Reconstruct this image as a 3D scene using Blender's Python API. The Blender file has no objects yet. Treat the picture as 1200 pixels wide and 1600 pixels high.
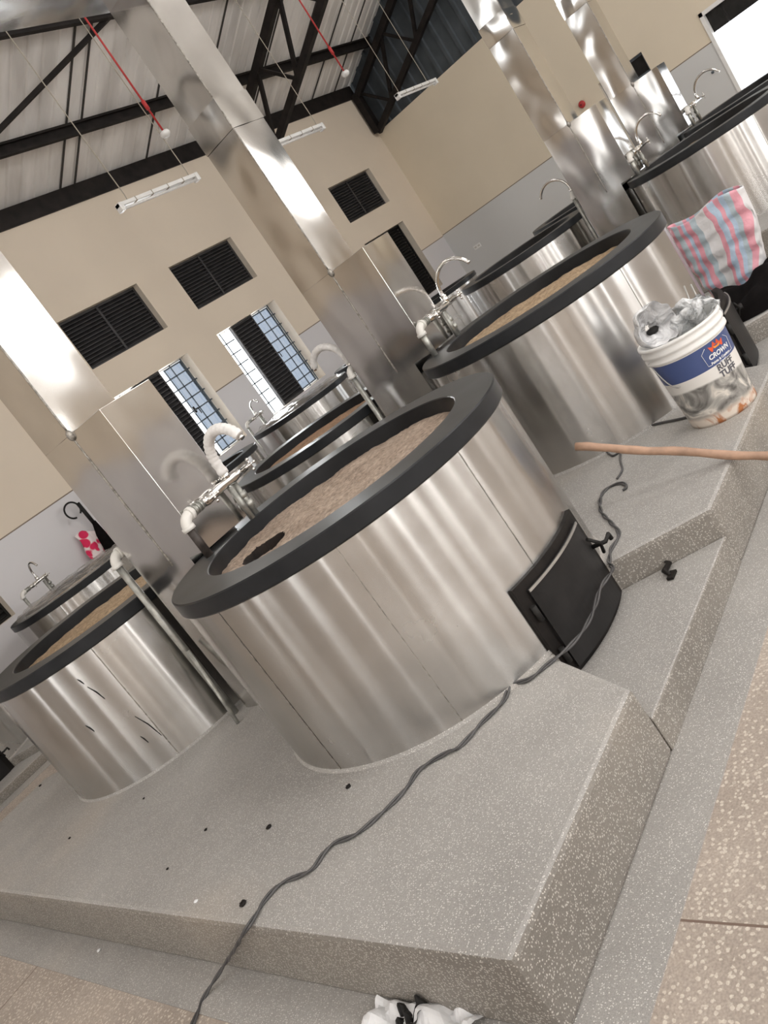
import bpy, bmesh, math, random
from mathutils import Matrix, Vector, noise
random.seed(7)
PI = math.pi
C = bpy.context.scene.collection
SC = bpy.context.scene

# ------------------------------------------------------------------ camera, world, light, exposure
CAM_H = 1.3
cam_d = bpy.data.cameras.new('camera')
cam = bpy.data.objects.new('camera', cam_d)
C.objects.link(cam)
Rm = (Matrix.Rotation(math.radians(-44.06), 4, 'Z') @ Matrix.Rotation(math.radians(77.64), 4, 'X')
      @ Matrix.Rotation(math.radians(-35.19), 4, 'Z'))
cam.matrix_world = Matrix.Translation((0, 0, CAM_H)) @ Rm
cam_d.sensor_fit = 'VERTICAL'
cam_d.sensor_height = 24.0
cam_d.lens = 24.0 * 1301.0 / 1600.0
cam_d.clip_start = 0.05
SC.camera = cam
SC.view_settings.view_transform = 'Standard'
SC.view_settings.look = 'None'
SC.view_settings.gamma = 1.0
SC.view_settings.use_curve_mapping = False
SC.view_settings.exposure = -0.1

w = bpy.data.worlds.new('world'); SC.world = w; w.use_nodes = True
bg = w.node_tree.nodes['Background']
bg.inputs[0].default_value = (0.93, 0.97, 1.0, 1)
bg.inputs[1].default_value = 4.0

def area(name, loc, rot, sx, sy, power, col=(1, 0.97, 0.93)):
    d = bpy.data.lights.new(name, 'AREA'); d.shape = 'RECTANGLE'
    d.size = sx; d.size_y = sy; d.energy = power; d.color = col
    o = bpy.data.objects.new(name, d); C.objects.link(o)
    o.location = loc; o.rotation_euler = rot
    return o
# area lights added in unseen south and west openings, shaped for steel reflections
SOUTH_Y, WEST_X, EAST_X, NORTH_Y = -5.0, -4.5, 15.82, 10.0
SOUTH_OPEN = [(-3.2, -2.85), (-1.5, -.9), (.4, .75), (2.2, 2.6), (4.0, 4.4), (5.2, 5.7), (10.3, 10.8), (12.4, 12.8)]  # unseen slots, narrow and spaced for the streaks they reflect
WEST_OPEN = [(-3.4, -3.1), (-.6, -.2), (2.2, 2.5), (4.6, 4.9), (7.4, 7.8)]
for i, (a, b) in enumerate(SOUTH_OPEN):
    area('fill_light_south', ((a + b) / 2, SOUTH_Y - 0.05, 1.45), (PI / 2, 0, 0), b - a - .04, 2.2, 58 * (b - a), (1, .985, .965))
for i, (a, b) in enumerate(WEST_OPEN):
    area('fill_light_west', (WEST_X - 0.05, (a + b) / 2, 1.45), (PI / 2, 0, -PI / 2), b - a - .04, 2.2, 40 * (b - a), (1, .985, .965))
for zc_, hh_, pw_ in ((3.62, .22, 110), (3.98, .2, 45), (4.34, .3, 130)):  # strips added high on the unseen wall for bright bands on the flues
    area('fill_light_high_south', (5.6, SOUTH_Y - 0.05, zc_), (PI / 2, 0, 0), 19, hh_, pw_, (1, .985, .97))
# daylight on the reveals of the two gridded north windows and their neighbour
for xa_ in (6.73, 8.93, 11.14):
    area('daylight_north', (xa_ + .75, 10.75, 1.45), (PI / 2, 0, PI - .75), .5, 1.3, 130, (.96, .98, 1))
area('fill_light_high_west', (WEST_X - 0.05, 2.5, 5.25), (PI / 2, 0, -PI / 2), 13, .9, 75, (1, .985, .97))  # added strip high on the unseen west wall, brightening the upper flues
# lamps added under the roof, out of view, for top light and flue reflections
for i, xs_ in enumerate((-1.5, 2.5, 6.5, 10.5)):
    area('fill_light_overhead', (xs_, -1.2, 6.55), (math.radians(-24.7), 0, 0), 1.1, 4.6, 160, (1, .985, .97))
for i, xs_ in enumerate((4.0, 9.5, 14.0)):
    area('fill_light_overhead', (xs_, 4.4, 7.3), (math.radians(24.7), 0, 0), .8, 1.6, 50, (1, .985, .97))

# ------------------------------------------------------------------ materials
def nt(name):
    m = bpy.data.materials.new(name); m.use_nodes = True
    t = m.node_tree; b = t.nodes['Principled BSDF']
    return m, t, b
def N(t, ty, **k):
    n = t.nodes.new(ty)
    for a, v in k.items():
        if hasattr(n, a): setattr(n, a, v)
        else: n.inputs[a].default_value = v
    return n
def L(t, a, b): t.links.new(a, b)
def coords(t, scale=(1, 1, 1), kind='Object'):
    tc = N(t, 'ShaderNodeTexCoord'); mp = N(t, 'ShaderNodeMapping')
    mp.inputs['Scale'].default_value = scale
    L(t, tc.outputs[kind], mp.inputs[0]); return mp.outputs[0]
def ramp(t, fac, stops, interp='LINEAR'):
    r = N(t, 'ShaderNodeValToRGB'); r.color_ramp.interpolation = interp
    e = r.color_ramp.elements
    while len(e) < len(stops): e.new(0.5)
    for x, (p, c) in zip(e, stops):
        x.position = p; x.color = (*c, 1) if len(c) == 3 else c
    L(t, fac, r.inputs[0]); return r.outputs[0]
def mixc(t, f, a, b, bt='MIX'):
    m = N(t, 'ShaderNodeMix', data_type='RGBA', blend_type=bt)
    if isinstance(f, (int, float)): m.inputs[0].default_value = f
    else: L(t, f, m.inputs[0])
    for i, v in ((6, a), (7, b)):
        if isinstance(v, tuple): m.inputs[i].default_value = (*v, 1)
        else: L(t, v, m.inputs[i])
    return m.outputs[2]
def bump(t, b, h, s, d=0.01):
    n = N(t, 'ShaderNodeBump'); n.inputs['Strength'].default_value = s; n.inputs['Distance'].default_value = d
    L(t, h, n.inputs['Height']); L(t, n.outputs[0], b.inputs['Normal']); return n
def simple(name, col, rough=.6, metal=0., noise_amt=0.12, scale=9., bmp=0., spec=None):
    m, t, b = nt(name)
    co = coords(t)
    n = N(t, 'ShaderNodeTexNoise'); n.inputs['Scale'].default_value = scale; n.inputs['Detail'].default_value = 5
    L(t, co, n.inputs['Vector'])
    c0 = tuple(max(0, x * (1 - noise_amt)) for x in col); c1 = tuple(min(1, x * (1 + noise_amt)) for x in col)
    L(t, ramp(t, n.outputs[0], [(.3, c0), (.7, c1)]), b.inputs['Base Color'])
    b.inputs['Roughness'].default_value = rough; b.inputs['Metallic'].default_value = metal
    if bmp: bump(t, b, n.outputs[0], bmp)
    return m
def steel(name, col, rough, bscale, bstr, dist=.02, detail=2., aniso=0., radial=True):
    m, t, b = nt(name)
    if aniso:   # brushed grain running round the drum: reflections smear up and down
        b.inputs['Anisotropic'].default_value = aniso; b.inputs['Anisotropic Rotation'].default_value = .25
        tg = N(t, 'ShaderNodeTangent', direction_type='RADIAL', axis='Z'); L(t, tg.outputs[0], b.inputs['Tangent'])
    co = coords(t, bscale)
    n = N(t, 'ShaderNodeTexNoise'); n.inputs['Scale'].default_value = 1.; n.inputs['Detail'].default_value = detail
    L(t, co, n.inputs['Vector'])
    co2 = coords(t, (3, 3, 3))
    n2 = N(t, 'ShaderNodeTexNoise'); n2.inputs['Scale'].default_value = 1.3; n2.inputs['Detail'].default_value = 6
    L(t, co2, n2.inputs['Vector'])
    L(t, ramp(t, n2.outputs[0], [(.35, tuple(x * .9 for x in col)), (.65, col)]), b.inputs['Base Color'])
    r = N(t, 'ShaderNodeMapRange'); r.inputs['To Min'].default_value = rough * .7; r.inputs['To Max'].default_value = rough * 1.4
    L(t, n2.outputs[0], r.inputs['Value']); L(t, r.outputs[0], b.inputs['Roughness'])
    b.inputs['Metallic'].default_value = 1.
    bump(t, b, n.outputs[0], bstr, dist)
    return m
def terrazzo(name, base, dark, chip, cell, amt, joints=None):
    m, t, b = nt(name)
    co = coords(t)
    n = N(t, 'ShaderNodeTexNoise'); n.inputs['Scale'].default_value = 1.6; n.inputs['Detail'].default_value = 6; n.inputs['Roughness'].default_value = .65
    L(t, co, n.inputs['Vector'])
    c = ramp(t, n.outputs[0], [(.3, dark), (.62, base)])
    nr = N(t, 'ShaderNodeTexNoise'); nr.inputs['Scale'].default_value = .8; nr.inputs['Detail'].default_value = 3
    L(t, co, nr.inputs['Vector'])
    c = mixc(t, ramp(t, nr.outputs[0], [(.55, (0, 0, 0)), (.75, (.35, .35, .35))]), c, (.42, .33, .24))
    v = N(t, 'ShaderNodeTexVoronoi', feature='F1'); v.inputs['Scale'].default_value = cell
    wn = N(t, 'ShaderNodeTexNoise'); wn.inputs['Scale'].default_value = cell * 1.5; wn.inputs['Detail'].default_value = 2
    L(t, co, wn.inputs['Vector'])
    add = N(t, 'ShaderNodeVectorMath', operation='MULTIPLY_ADD')
    L(t, wn.outputs['Color'], add.inputs[0]); add.inputs[1].default_value = (.6 / cell,) * 3; L(t, co, add.inputs[2])
    L(t, add.outputs[0], v.inputs['Vector'])
    chips = ramp(t, v.outputs['Distance'], [(amt, (1, 1, 1)), (amt + .08, (0, 0, 0))])
    sep = N(t, 'ShaderNodeSeparateColor'); L(t, v.outputs['Color'], sep.inputs[0])
    pick = ramp(t, sep.outputs[0], [(.35, (0, 0, 0)), (.45, (1, 1, 1))])
    f = mixc(t, 1., chips, pick, 'MULTIPLY')
    c = mixc(t, f, c, chip)
    fine = N(t, 'ShaderNodeTexNoise'); fine.inputs['Scale'].default_value = cell * 2.2; fine.inputs['Detail'].default_value = 3
    L(t, co, fine.inputs['Vector'])
    c = mixc(t, .5, c, ramp(t, fine.outputs[0], [(.3, (.32, .32, .32)), (.7, (.68, .68, .68))]), 'OVERLAY')
    if joints:
        x = N(t, 'ShaderNodeSeparateXYZ'); L(t, co, x.inputs[0])
        for out, off, per in joints:
            a = N(t, 'ShaderNodeMath', operation='ADD'); L(t, x.outputs[out], a.inputs[0]); a.inputs[1].default_value = -off
            q = N(t, 'ShaderNodeMath', operation='PINGPONG'); L(t, a.outputs[0], q.inputs[0]); q.inputs[1].default_value = per / 2
            k = N(t, 'ShaderNodeMath', operation='LESS_THAN'); L(t, q.outputs[0], k.inputs[0]); k.inputs[1].default_value = .0035
            c = mixc(t, k.outputs[0], c, (.16, .11, .085))
    L(t, c, b.inputs['Base Color'])
    b.inputs['Roughness'].default_value = .62
    bump(t, b, fine.outputs[0], .12, .004)
    return m
def wallmat(name, paint, tile, line_z):
    m, t, b = nt(name)
    g = N(t, 'ShaderNodeNewGeometry'); x = N(t, 'ShaderNodeSeparateXYZ'); L(t, g.outputs['Position'], x.inputs[0])
    n = N(t, 'ShaderNodeTexNoise'); n.inputs['Scale'].default_value = 1.1; n.inputs['Detail'].default_value = 4
    L(t, g.outputs['Position'], n.inputs['Vector'])
    p = ramp(t, n.outputs[0], [(.3, tuple(v * .95 for v in paint)), (.7, paint)])
    tl = ramp(t, n.outputs[0], [(.3, tuple(v * .96 for v in tile)), (.7, tile)])
    k = N(t, 'ShaderNodeMath', operation='LESS_THAN'); L(t, x.outputs[2], k.inputs[0]); k.inputs[1].default_value = line_z
    c = mixc(t, k.outputs[0], p, tl)
    a = N(t, 'ShaderNodeMath', operation='ADD'); L(t, x.outputs[2], a.inputs[0]); a.inputs[1].default_value = -line_z
    q = N(t, 'ShaderNodeMath', operation='ABSOLUTE'); L(t, a.outputs[0], q.inputs[0])
    e = N(t, 'ShaderNodeMath', operation='LESS_THAN'); L(t, q.outputs[0], e.inputs[0]); e.inputs[1].default_value = .008
    c = mixc(t, e.outputs[0], c, (.2, .15, .11))
    L(t, c, b.inputs['Base Color'])
    r = N(t, 'ShaderNodeMapRange'); r.inputs['To Min'].default_value = .75; r.inputs['To Max'].default_value = .28
    L(t, k.outputs[0], r.inputs['Value']); L(t, r.outputs[0], b.inputs['Roughness'])
    return m
M = {}
M['body'] = steel('brushed_stainless', (.60, .585, .565), .24, (8, 8, .14), .42, .02, .6, .94)
M['flue'] = steel('sheet_stainless', (.62, .605, .585), .13, (2.6, 2.6, 1.5), .55, .05, 1.)
M['duct'] = steel('duct_stainless', (.66, .65, .63), .11, (1.6, 2.2, 1.4), .5, .05, 1.)
M['chrome'] = simple('chrome', (.78, .77, .75), .12, 1., .05)
M['galv'] = simple('galvanised_pipe', (.42, .42, .39), .42, .7, .35, 18, .3)
M['blackpipe'] = simple('black_iron_pipe', (.05, .04, .035), .5, .2, .5, 25, .2)
M['white_pvc'] = simple('white_pvc', (.72, .70, .66), .35, 0., .06)
M['foam'] = simple('white_foam_wrap', (.80, .78, .76), .6, 0., .08, 30, .5)
M['rimtop'] = simple('charcoal_rim_top', (.050, .052, .054), .42, 0., .2, 5, .04)  # lighter grey for the top faces of the rim
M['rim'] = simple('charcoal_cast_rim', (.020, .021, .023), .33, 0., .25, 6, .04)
M['iron'] = simple('black_firebox_iron', (.012, .010, .009), .5, .0, .6, 6, .1)
M['ironpanel'] = simple('dark_door_panel', (.016, .015, .015), .42, .0, .4, 5, .06)
M['trimlight'] = simple('worn_steel_edge', (.45, .44, .42), .4, .8, .2)
M['weld'] = simple('weld_seam', (.34, .32, .29), .5, .8, .5, 60, .6)
M['black'] = simple('black_paint', (.018, .017, .016), .55, 0., .3)
M['truss'] = simple('dark_brown_steel', (.013, .010, .009), .6, .0, .5, 7)
M['louvre'] = simple('dark_louvre', (.05, .048, .05), .42, .2, .3)
M['jamb'] = simple('window_bars_steel', (.10, .12, .14), .5, .3, .2)
M['white'] = simple('white_enamel', (.78, .77, .75), .4, 0., .04)
M['redpipe'] = simple('red_conduit', (.45, .03, .03), .5, 0., .15)
M['wire'] = simple('grey_wire', (.38, .34, .28), .6, 0., .1)
M['cord'] = simple('black_twisted_cable', (.07, .067, .067), .5, 0., .3)
M['wood'] = simple('brown_wood_stick', (.40, .25, .17), .55, 0., .25, 14, .2)
M['blackcloth'] = simple('black_cloth', (.006, .005, .005), .95, 0., .4, 20, .3)
M['blackcloth'].node_tree.nodes['Principled BSDF'].inputs['Specular IOR Level'].default_value = .08
M['pink'] = simple('pink_cloth', (.75, .04, .16), .8, 0., .45, 22)
M['floor'] = terrazzo('hall_floor_terrazzo', (.41, .35, .30), (.30, .25, .21), (.56, .50, .43), 75, .36,
                      [(0, 1.145, 2.4), (1, -0.6, 2.4)])
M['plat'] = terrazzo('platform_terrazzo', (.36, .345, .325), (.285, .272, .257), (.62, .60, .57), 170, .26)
M['platface_shaded'] = terrazzo('platform_terrazzo_shaded', (.235, .215, .19), (.165, .15, .132), (.46, .43, .39), 150, .32)  # same terrazzo, coarser, with side-face shade painted into its colour
M['walln'] = wallmat('cream_wall_north', (.75, .65, .53), (.66, .64, .65), 1.485)
M['walle'] = wallmat('cream_wall_east', (.75, .66, .52), (.62, .62, .61), 1.505)
M['reveal'] = simple('cream_reveal', (.74, .66, .56), .8, 0., .04)
# steel-sheet roof
def roofmat():
    m, t, b = nt('roof_sheet')
    co = coords(t, (1.0, .25, .25), 'Object')
    n = N(t, 'ShaderNodeTexNoise'); n.inputs['Scale'].default_value = 3.; n.inputs['Detail'].default_value = 8
    L(t, co, n.inputs['Vector'])
    L(t, ramp(t, n.outputs[0], [(.35, (.64, .61, .58)), (.6, (.84, .81, .78))]), b.inputs['Base Color'])
    b.inputs['Roughness'].default_value = .5
    return m
M['roof'] = roofmat()
M['roofseam'] = simple('roof_seam_dark', (.05, .045, .04), .8)
M['clad'] = simple('blue_grey_cladding', (.075, .088, .10), .5, .3, .25, 3)
def fillmat(name, a, b_, sc=60):
    m, t, b = nt(name)
    co = coords(t)
    n = N(t, 'ShaderNodeTexNoise'); n.inputs['Scale'].default_value = 5; n.inputs['Detail'].default_value = 9; n.inputs['Roughness'].default_value = .7
    L(t, co, n.inputs['Vector'])
    f = N(t, 'ShaderNodeTexNoise'); f.inputs['Scale'].default_value = sc; f.inputs['Detail'].default_value = 5
    L(t, co, f.inputs['Vector'])
    c = ramp(t, n.outputs[0], [(.35, a), (.65, b_)])
    c = mixc(t, .7, c, ramp(t, f.outputs[0], [(.3, (.25, .25, .25)), (.7, (.75, .75, .75))]), 'OVERLAY')
    L(t, c, b.inputs['Base Color']); b.inputs['Roughness'].default_value = .95
    bump(t, b, f.outputs[0], .9, .01)
    return m
M['fill'] = fillmat('insulation_fill', (.28, .21, .16), (.42, .33, .26))
M['fill_red'] = fillmat('reddish_insulation_fill', (.26, .17, .10), (.40, .24, .15))
M['fill_tan'] = fillmat('tan_insulation_fill', (.32, .22, .13), (.46, .34, .22))
M['hole'] = simple('soot', (.012, .007, .005), .95, 0., .5, 12)
def glassmat(name, tint, gl=.12, rough=.05, alpha=None):
    m, t, b = nt(name)
    t.nodes.remove(b)
    tr = N(t, 'ShaderNodeBsdfTransparent'); tr.inputs[0].default_value = (*tint, 1)
    g = N(t, 'ShaderNodeBsdfGlossy'); g.inputs['Roughness'].default_value = rough
    mx = N(t, 'ShaderNodeMixShader'); mx.inputs[0].default_value = gl
    L(t, tr.outputs[0], mx.inputs[1]); L(t, g.outputs[0], mx.inputs[2])
    L(t, mx.outputs[0], t.nodes['Material Output'].inputs[0])
    return m
M['glass'] = glassmat('obscure_glass', (.38, .405, .44))
def filmmat(name, col, a):
    m, t, b = nt(name)
    co = coords(t)
    n = N(t, 'ShaderNodeTexNoise'); n.inputs['Scale'].default_value = 9; n.inputs['Detail'].default_value = 6
    L(t, co, n.inputs['Vector'])
    b.inputs['Base Color'].default_value = (*col, 1); b.inputs['Roughness'].default_value = .15
    L(t, ramp(t, n.outputs[0], [(.3, (a * .6,) * 3), (.7, (min(1, a * 1.4),) * 3)]), b.inputs['Alpha'])
    bump(t, b, n.outputs[0], .8, .02)
    return m
M['film'] = filmmat('clear_plastic_film', (.6, .57, .54), .35)
M['bagclear'] = filmmat('clear_plastic_bag', (.82, .82, .83), .62)
M['bagwhite'] = simple('white_plastic', (.78, .78, .79), .35, 0., .08, 12, .4)
def crinkle(name, a0, a1, c0, c1):
    m, t, b = nt(name)
    n = N(t, 'ShaderNodeTexNoise'); n.inputs['Scale'].default_value = 7; n.inputs['Detail'].default_value = 4; n.inputs['Distortion'].default_value = 2.2
    L(t, coords(t), n.inputs['Vector'])
    L(t, ramp(t, n.outputs[0], [(.38, c0), (.55, c1)]), b.inputs['Base Color'])
    L(t, ramp(t, n.outputs[0], [(.35, (a0,) * 3), (.6, (a1,) * 3)]), b.inputs['Alpha'])
    b.inputs['Roughness'].default_value = .22
    bump(t, b, n.outputs[0], 1., .035)
    return m
M['crinkle_white'] = crinkle('crinkled_white_film', .8, .98, (.50, .50, .51), (.80, .80, .81))
M['crinkle_clear'] = crinkle('crinkled_clear_film', .45, .95, (.20, .21, .21), (.74, .75, .76))
M['curtain'] = simple('pale_sheet_curtain', (.62, .62, .64), .7, 0., .05)
M['sunblind'] = None

for q_, v_ in (('rim', .2), ('iron', .18), ('ironpanel', .22), ('black', .2), ('truss', .25)): M[q_].node_tree.nodes['Principled BSDF'].inputs['Specular IOR Level'].default_value = v_
# ------------------------------------------------------------------ mesh helpers
class MB:
    def __init__(s): s.v = []; s.f = []; s.mi = []; s.sm = []
    def add(s, vs, fs, mi=0, smooth=False):
        o = len(s.v); s.v += [tuple(v) for v in vs]
        for f in fs: s.f.append(tuple(i + o for i in f)); s.mi.append(mi); s.sm.append(smooth)
        return s
    def box(s, x0, x1, y0, y1, z0, z1, mi=0):
        v = [(x, y, z) for z in (z0, z1) for y in (y0, y1) for x in (x0, x1)]
        return s.add(v, [(0, 2, 3, 1), (4, 5, 7, 6), (0, 1, 5, 4), (2, 6, 7, 3), (0, 4, 6, 2), (1, 3, 7, 5)], mi)
    def bar(s, a, b, wx, wz, mi=0, up=(0, 0, 1)):
        a, b = Vector(a), Vector(b); d = (b - a).normalized(); u = Vector(up)
        x = d.cross(u)
        if x.length < 1e-4: x = d.cross(Vector((1, 0, 0)))
        x.normalize(); z = x.cross(d).normalized()
        v = [p + x * (i * wx / 2) + z * (j * wz / 2) for p in (a, b) for i, j in ((-1, -1), (1, -1), (1, 1), (-1, 1))]
        return s.add(v, [(0, 1, 2, 3), (7, 6, 5, 4), (0, 4, 5, 1), (1, 5, 6, 2), (2, 6, 7, 3), (3, 7, 4, 0)], mi)
    def tube(s, pts, r, seg=12, mi=0, smooth=True, cap=True):
        pts = [Vector(p) for p in pts]; n = len(pts)
        rs = r if isinstance(r, (list, tuple)) else [r] * n
        prev = None; vs = []
        for i, p in enumerate(pts):
            d = (pts[min(i + 1, n - 1)] - pts[max(i - 1, 0)]).normalized()
            if prev is None:
                x = d.cross(Vector((0, 0, 1)))
                if x.length < 1e-3: x = Vector((1, 0, 0))
            else:
                x = prev - d * prev.dot(d)
            x.normalize(); prev = x; y = d.cross(x)
            for k in range(seg):
                a = 2 * PI * k / seg
                vs.append(p + (x * math.cos(a) + y * math.sin(a)) * rs[i])
        fs = [(i * seg + k, i * seg + (k + 1) % seg, (i + 1) * seg + (k + 1) % seg, (i + 1) * seg + k) for i in range(n - 1) for k in range(seg)]
        s.add(vs, fs, mi, smooth)
        if cap:
            s.add(vs[:seg], [tuple(reversed(range(seg)))], mi); s.add(vs[-seg:], [tuple(range(seg))], mi)
        return s
    def lathe(s, prof, seg=64, c=(0, 0, 0), mi=0, smooth=True, a0=0, a1=2 * PI, axis='z'):
        full = abs(a1 - a0 - 2 * PI) < 1e-6
        m = seg if full else seg + 1
        vs = []
        for r, z in prof:
            for k in range(m):
                a = a0 + (a1 - a0) * k / seg
                p = (r * math.cos(a), r * math.sin(a), z)
                if axis == 'x': p = (p[2], p[0], p[1])
                if axis == 'y': p = (p[0], p[2], p[1])
                vs.append((c[0] + p[0], c[1] + p[1], c[2] + p[2]))
        fs = []
        for i in range(len(prof) - 1):
            for k in range(seg):
                k2 = (k + 1) % m if full else k + 1
                fs.append((i * m + k, i * m + k2, (i + 1) * m + k2, (i + 1) * m + k))
        return s.add(vs, fs, mi, smooth)
    def prism(s, poly, z0, z1, mi=0, side_mi=None):
        n = len(poly)
        v = [(x, y, z0) for x, y in poly] + [(x, y, z1) for x, y in poly]
        s.add(v, [tuple(range(n, 2 * n))], mi); s.add(v, [tuple(reversed(range(n)))], mi)
        return s.add(v, [(i, (i + 1) % n, n + (i + 1) % n, n + i) for i in range(n)], mi if side_mi is None else side_mi)
    def sphere(s, c, r, seg=12, rings=8, mi=0, sc=(1, 1, 1)):
        vs = []; fs = []
        for i in range(rings + 1):
            t = PI * i / rings
            for k in range(seg):
                a = 2 * PI * k / seg
                vs.append((c[0] + r * sc[0] * math.sin(t) * math.cos(a), c[1] + r * sc[1] * math.sin(t) * math.sin(a), c[2] + r * sc[2] * math.cos(t)))
        for i in range(rings):
            for k in range(seg): fs.append((i * seg + k, (i + 1) * seg + k, (i + 1) * seg + (k + 1) % seg, i * seg + (k + 1) % seg))
        return s.add(vs, fs, mi, True)
    def build(s, name, mat, parent=None, bevel=0, bseg=2, world=True, merge=False):
        me = bpy.data.meshes.new(name)
        off = Vector((0, 0, 0))
        if parent is not None and world:
            p = parent
            while p is not None: off += p.location; p = p.parent
        me.from_pydata([Vector(v) - off for v in s.v], [], s.f)
        mats = mat if isinstance(mat, (list, tuple)) else [mat]
        for q in mats: me.materials.append(q)
        for p, mi, sm in zip(me.polygons, s.mi, s.sm): p.material_index = mi; p.use_smooth = sm
        bm = bmesh.new(); bm.from_mesh(me)
        bmesh.ops.remove_doubles(bm, verts=bm.verts, dist=1e-5)
        bmesh.ops.recalc_face_normals(bm, faces=bm.faces)
        bm.to_mesh(me); bm.free(); me.update()
        o = bpy.data.objects.new(name, me); C.objects.link(o)
        if parent is not None: o.parent = parent
        if bevel:
            b = o.modifiers.new('bevel', 'BEVEL'); b.width = bevel; b.segments = bseg; b.limit_method = 'ANGLE'; b.angle_limit = math.radians(40)
        return o
def tag(o, label=None, cat=None, group=None, kind=None):
    if label: o['label'] = label
    if cat: o['category'] = cat
    if group: o['group'] = group
    if kind: o['kind'] = kind
    return o
def thing(name, label, cat, loc=(0, 0, 0), group=None, kind=None):
    o = bpy.data.objects.new(name, None); C.objects.link(o); o.location = loc
    return tag(o, label, cat, group, kind)
def copy_tree(o, parent=None):
    c = o.copy(); C.objects.link(c); c.parent = parent
    for ch in list(o.children): copy_tree(ch, c)
    return c
def dup(o, loc, label, group=None, scale=None, rz=0.):
    c = copy_tree(o); c.location = loc
    c['label'] = label
    if group: c['group'] = group
    if scale: c.scale = scale
    if rz is not None: c.rotation_euler = (0, 0, rz)
    return c
def arc(c, r, a0, a1, n, ux, uy):
    c, ux, uy = Vector(c), Vector(ux), Vector(uy)
    return [c + ux * (r * math.cos(a0 + (a1 - a0) * i / n)) + uy * (r * math.sin(a0 + (a1 - a0) * i / n)) for i in range(n + 1)]

# ------------------------------------------------------------------ setting: floor, platforms' border strips, walls, roof
FZ = -0.25
b = MB(); b.add([(WEST_X, SOUTH_Y, FZ), (EAST_X, SOUTH_Y, FZ), (EAST_X, NORTH_Y, FZ), (WEST_X, NORTH_Y, FZ)], [(0, 1, 2, 3)])
fl = b.build('floor', M['floor']); tag(fl, kind='structure')

def holed(u0, u1, z0, z1, holes):
    us = sorted({u0, u1, *[h[0] for h in holes], *[h[1] for h in holes]})
    zs = sorted({z0, z1, *[h[2] for h in holes], *[h[3] for h in holes]})
    out = []
    for a, c in zip(us, us[1:]):
        for d, e in zip(zs, zs[1:]):
            if c - a < 1e-6 or e - d < 1e-6: continue
            m, n = (a + c) / 2, (d + e) / 2
            if not any(h[0] < m < h[1] and h[2] < n < h[3] for h in holes): out.append((a, c, d, e))
    return out
LOW = [(2.30, 3.82), (6.73, 8.24), (8.93, 10.43), (11.14, 12.64), (13.35, 14.85)]
ZL0, ZL1, ZH0, ZH1 = 0.69, 2.19, 2.65, 3.40
holesN = [(a, c, ZL0, ZL1) for a, c in LOW] + [(a, c, ZH0, ZH1) for a, c in LOW]
TH = 0.25
def wall_mesh(axis, pos, u0, u1, z0, z1, holes, th, mat, name):
    mb = MB()
    P = (lambda u, d, z: (u, pos + d, z)) if axis == 'y' else (lambda u, d, z: (pos + d, u, z))
    for a, c, d, e in holed(u0, u1, z0, z1, holes):
        for dd in (0, th):
            mb.add([P(a, dd, d), P(c, dd, d), P(c, dd, e), P(a, dd, e)], [(0, 1, 2, 3)])
    for a, c, d, e in holes:
        for q in (((a, d), (a, e)), ((c, d), (c, e)), ((a, d), (c, d)), ((a, e), (c, e))):
            (ua, za), (ub, zb) = q
            mb.add([P(ua, 0, za), P(ub, 0, zb), P(ub, th, zb), P(ua, th, za)], [(0, 1, 2, 3)], 1)
    return tag(mb.build(name, [mat, M['reveal']]), kind='structure')
wall_mesh('y', NORTH_Y, WEST_X - .25, EAST_X + .25, FZ, 4.75, holesN, TH, M['walln'], 'wall_north')
holesE = [(0.6, 3.86, -.25, 1.97), (4.86, 5.72, .69, 2.05)]
wall_mesh('x', EAST_X, SOUTH_Y - .25, NORTH_Y, FZ, 3.94, holesE, .2, M['walle'], 'wall_east')
holesS = [(a, c, .35, 2.55) for a, c in SOUTH_OPEN] + [(-4.0, 15.2, 3.5, 4.5)]
wall_mesh('y', SOUTH_Y, WEST_X - .25, EAST_X + .25, FZ, 5.0, holesS, -.25, M['walln'], 'wall_south')
holesW = [(a, c, .35, 2.55) for a, c in WEST_OPEN] + [(-4.2, 9.2, 4.75, 5.75)]
wall_mesh('x', WEST_X, SOUTH_Y, NORTH_Y, FZ, 5.9, holesW, -.25, M['walln'], 'wall_west')

# roof: profiled sheets sloping up from the north and south walls to a ridge
SL = 0.46
def roofz(y): return 5.02 + SL * (NORTH_Y - y) if y > 2.5 else 5.02 + SL * 7.5 - SL * (2.5 - y)
mb = MB()
x = WEST_X - .5
prof = []
while x < EAST_X + .6:
    for dx, dz in ((0, 0), (.165, 0), (.18, .025), (.21, .025), (.225, 0)): prof.append((x + dx, dz))
    x += .24
for ya, yb in ((NORTH_Y + .5, 2.5), (2.5, SOUTH_Y - .4)):
    n = len(prof)
    v = [(px, ya, roofz(ya) + dz) for px, dz in prof] + [(px, yb, roofz(yb) + dz) for px, dz in prof]
    mb.add(v, [(i, i + 1, n + i + 1, n + i) for i in range(n - 1)])
tag(mb.build('ceiling', M['roof']), kind='structure')
# dark lap seams between roof sheets
mb = MB()
for xs in [5.25, 6.6, 8.15, 8.42, 9.9, 11.1, 12.3, 12.55, 13.6, 14.5, 15.3, 3.9, 2.6]:
    mb.bar((xs, NORTH_Y + .3, roofz(NORTH_Y + .3) - .012), (xs, 2.6, roofz(2.6) - .012), .022, .02)
o = mb.build('trim_1', M['roofseam']); tag(o, kind='structure')
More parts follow.
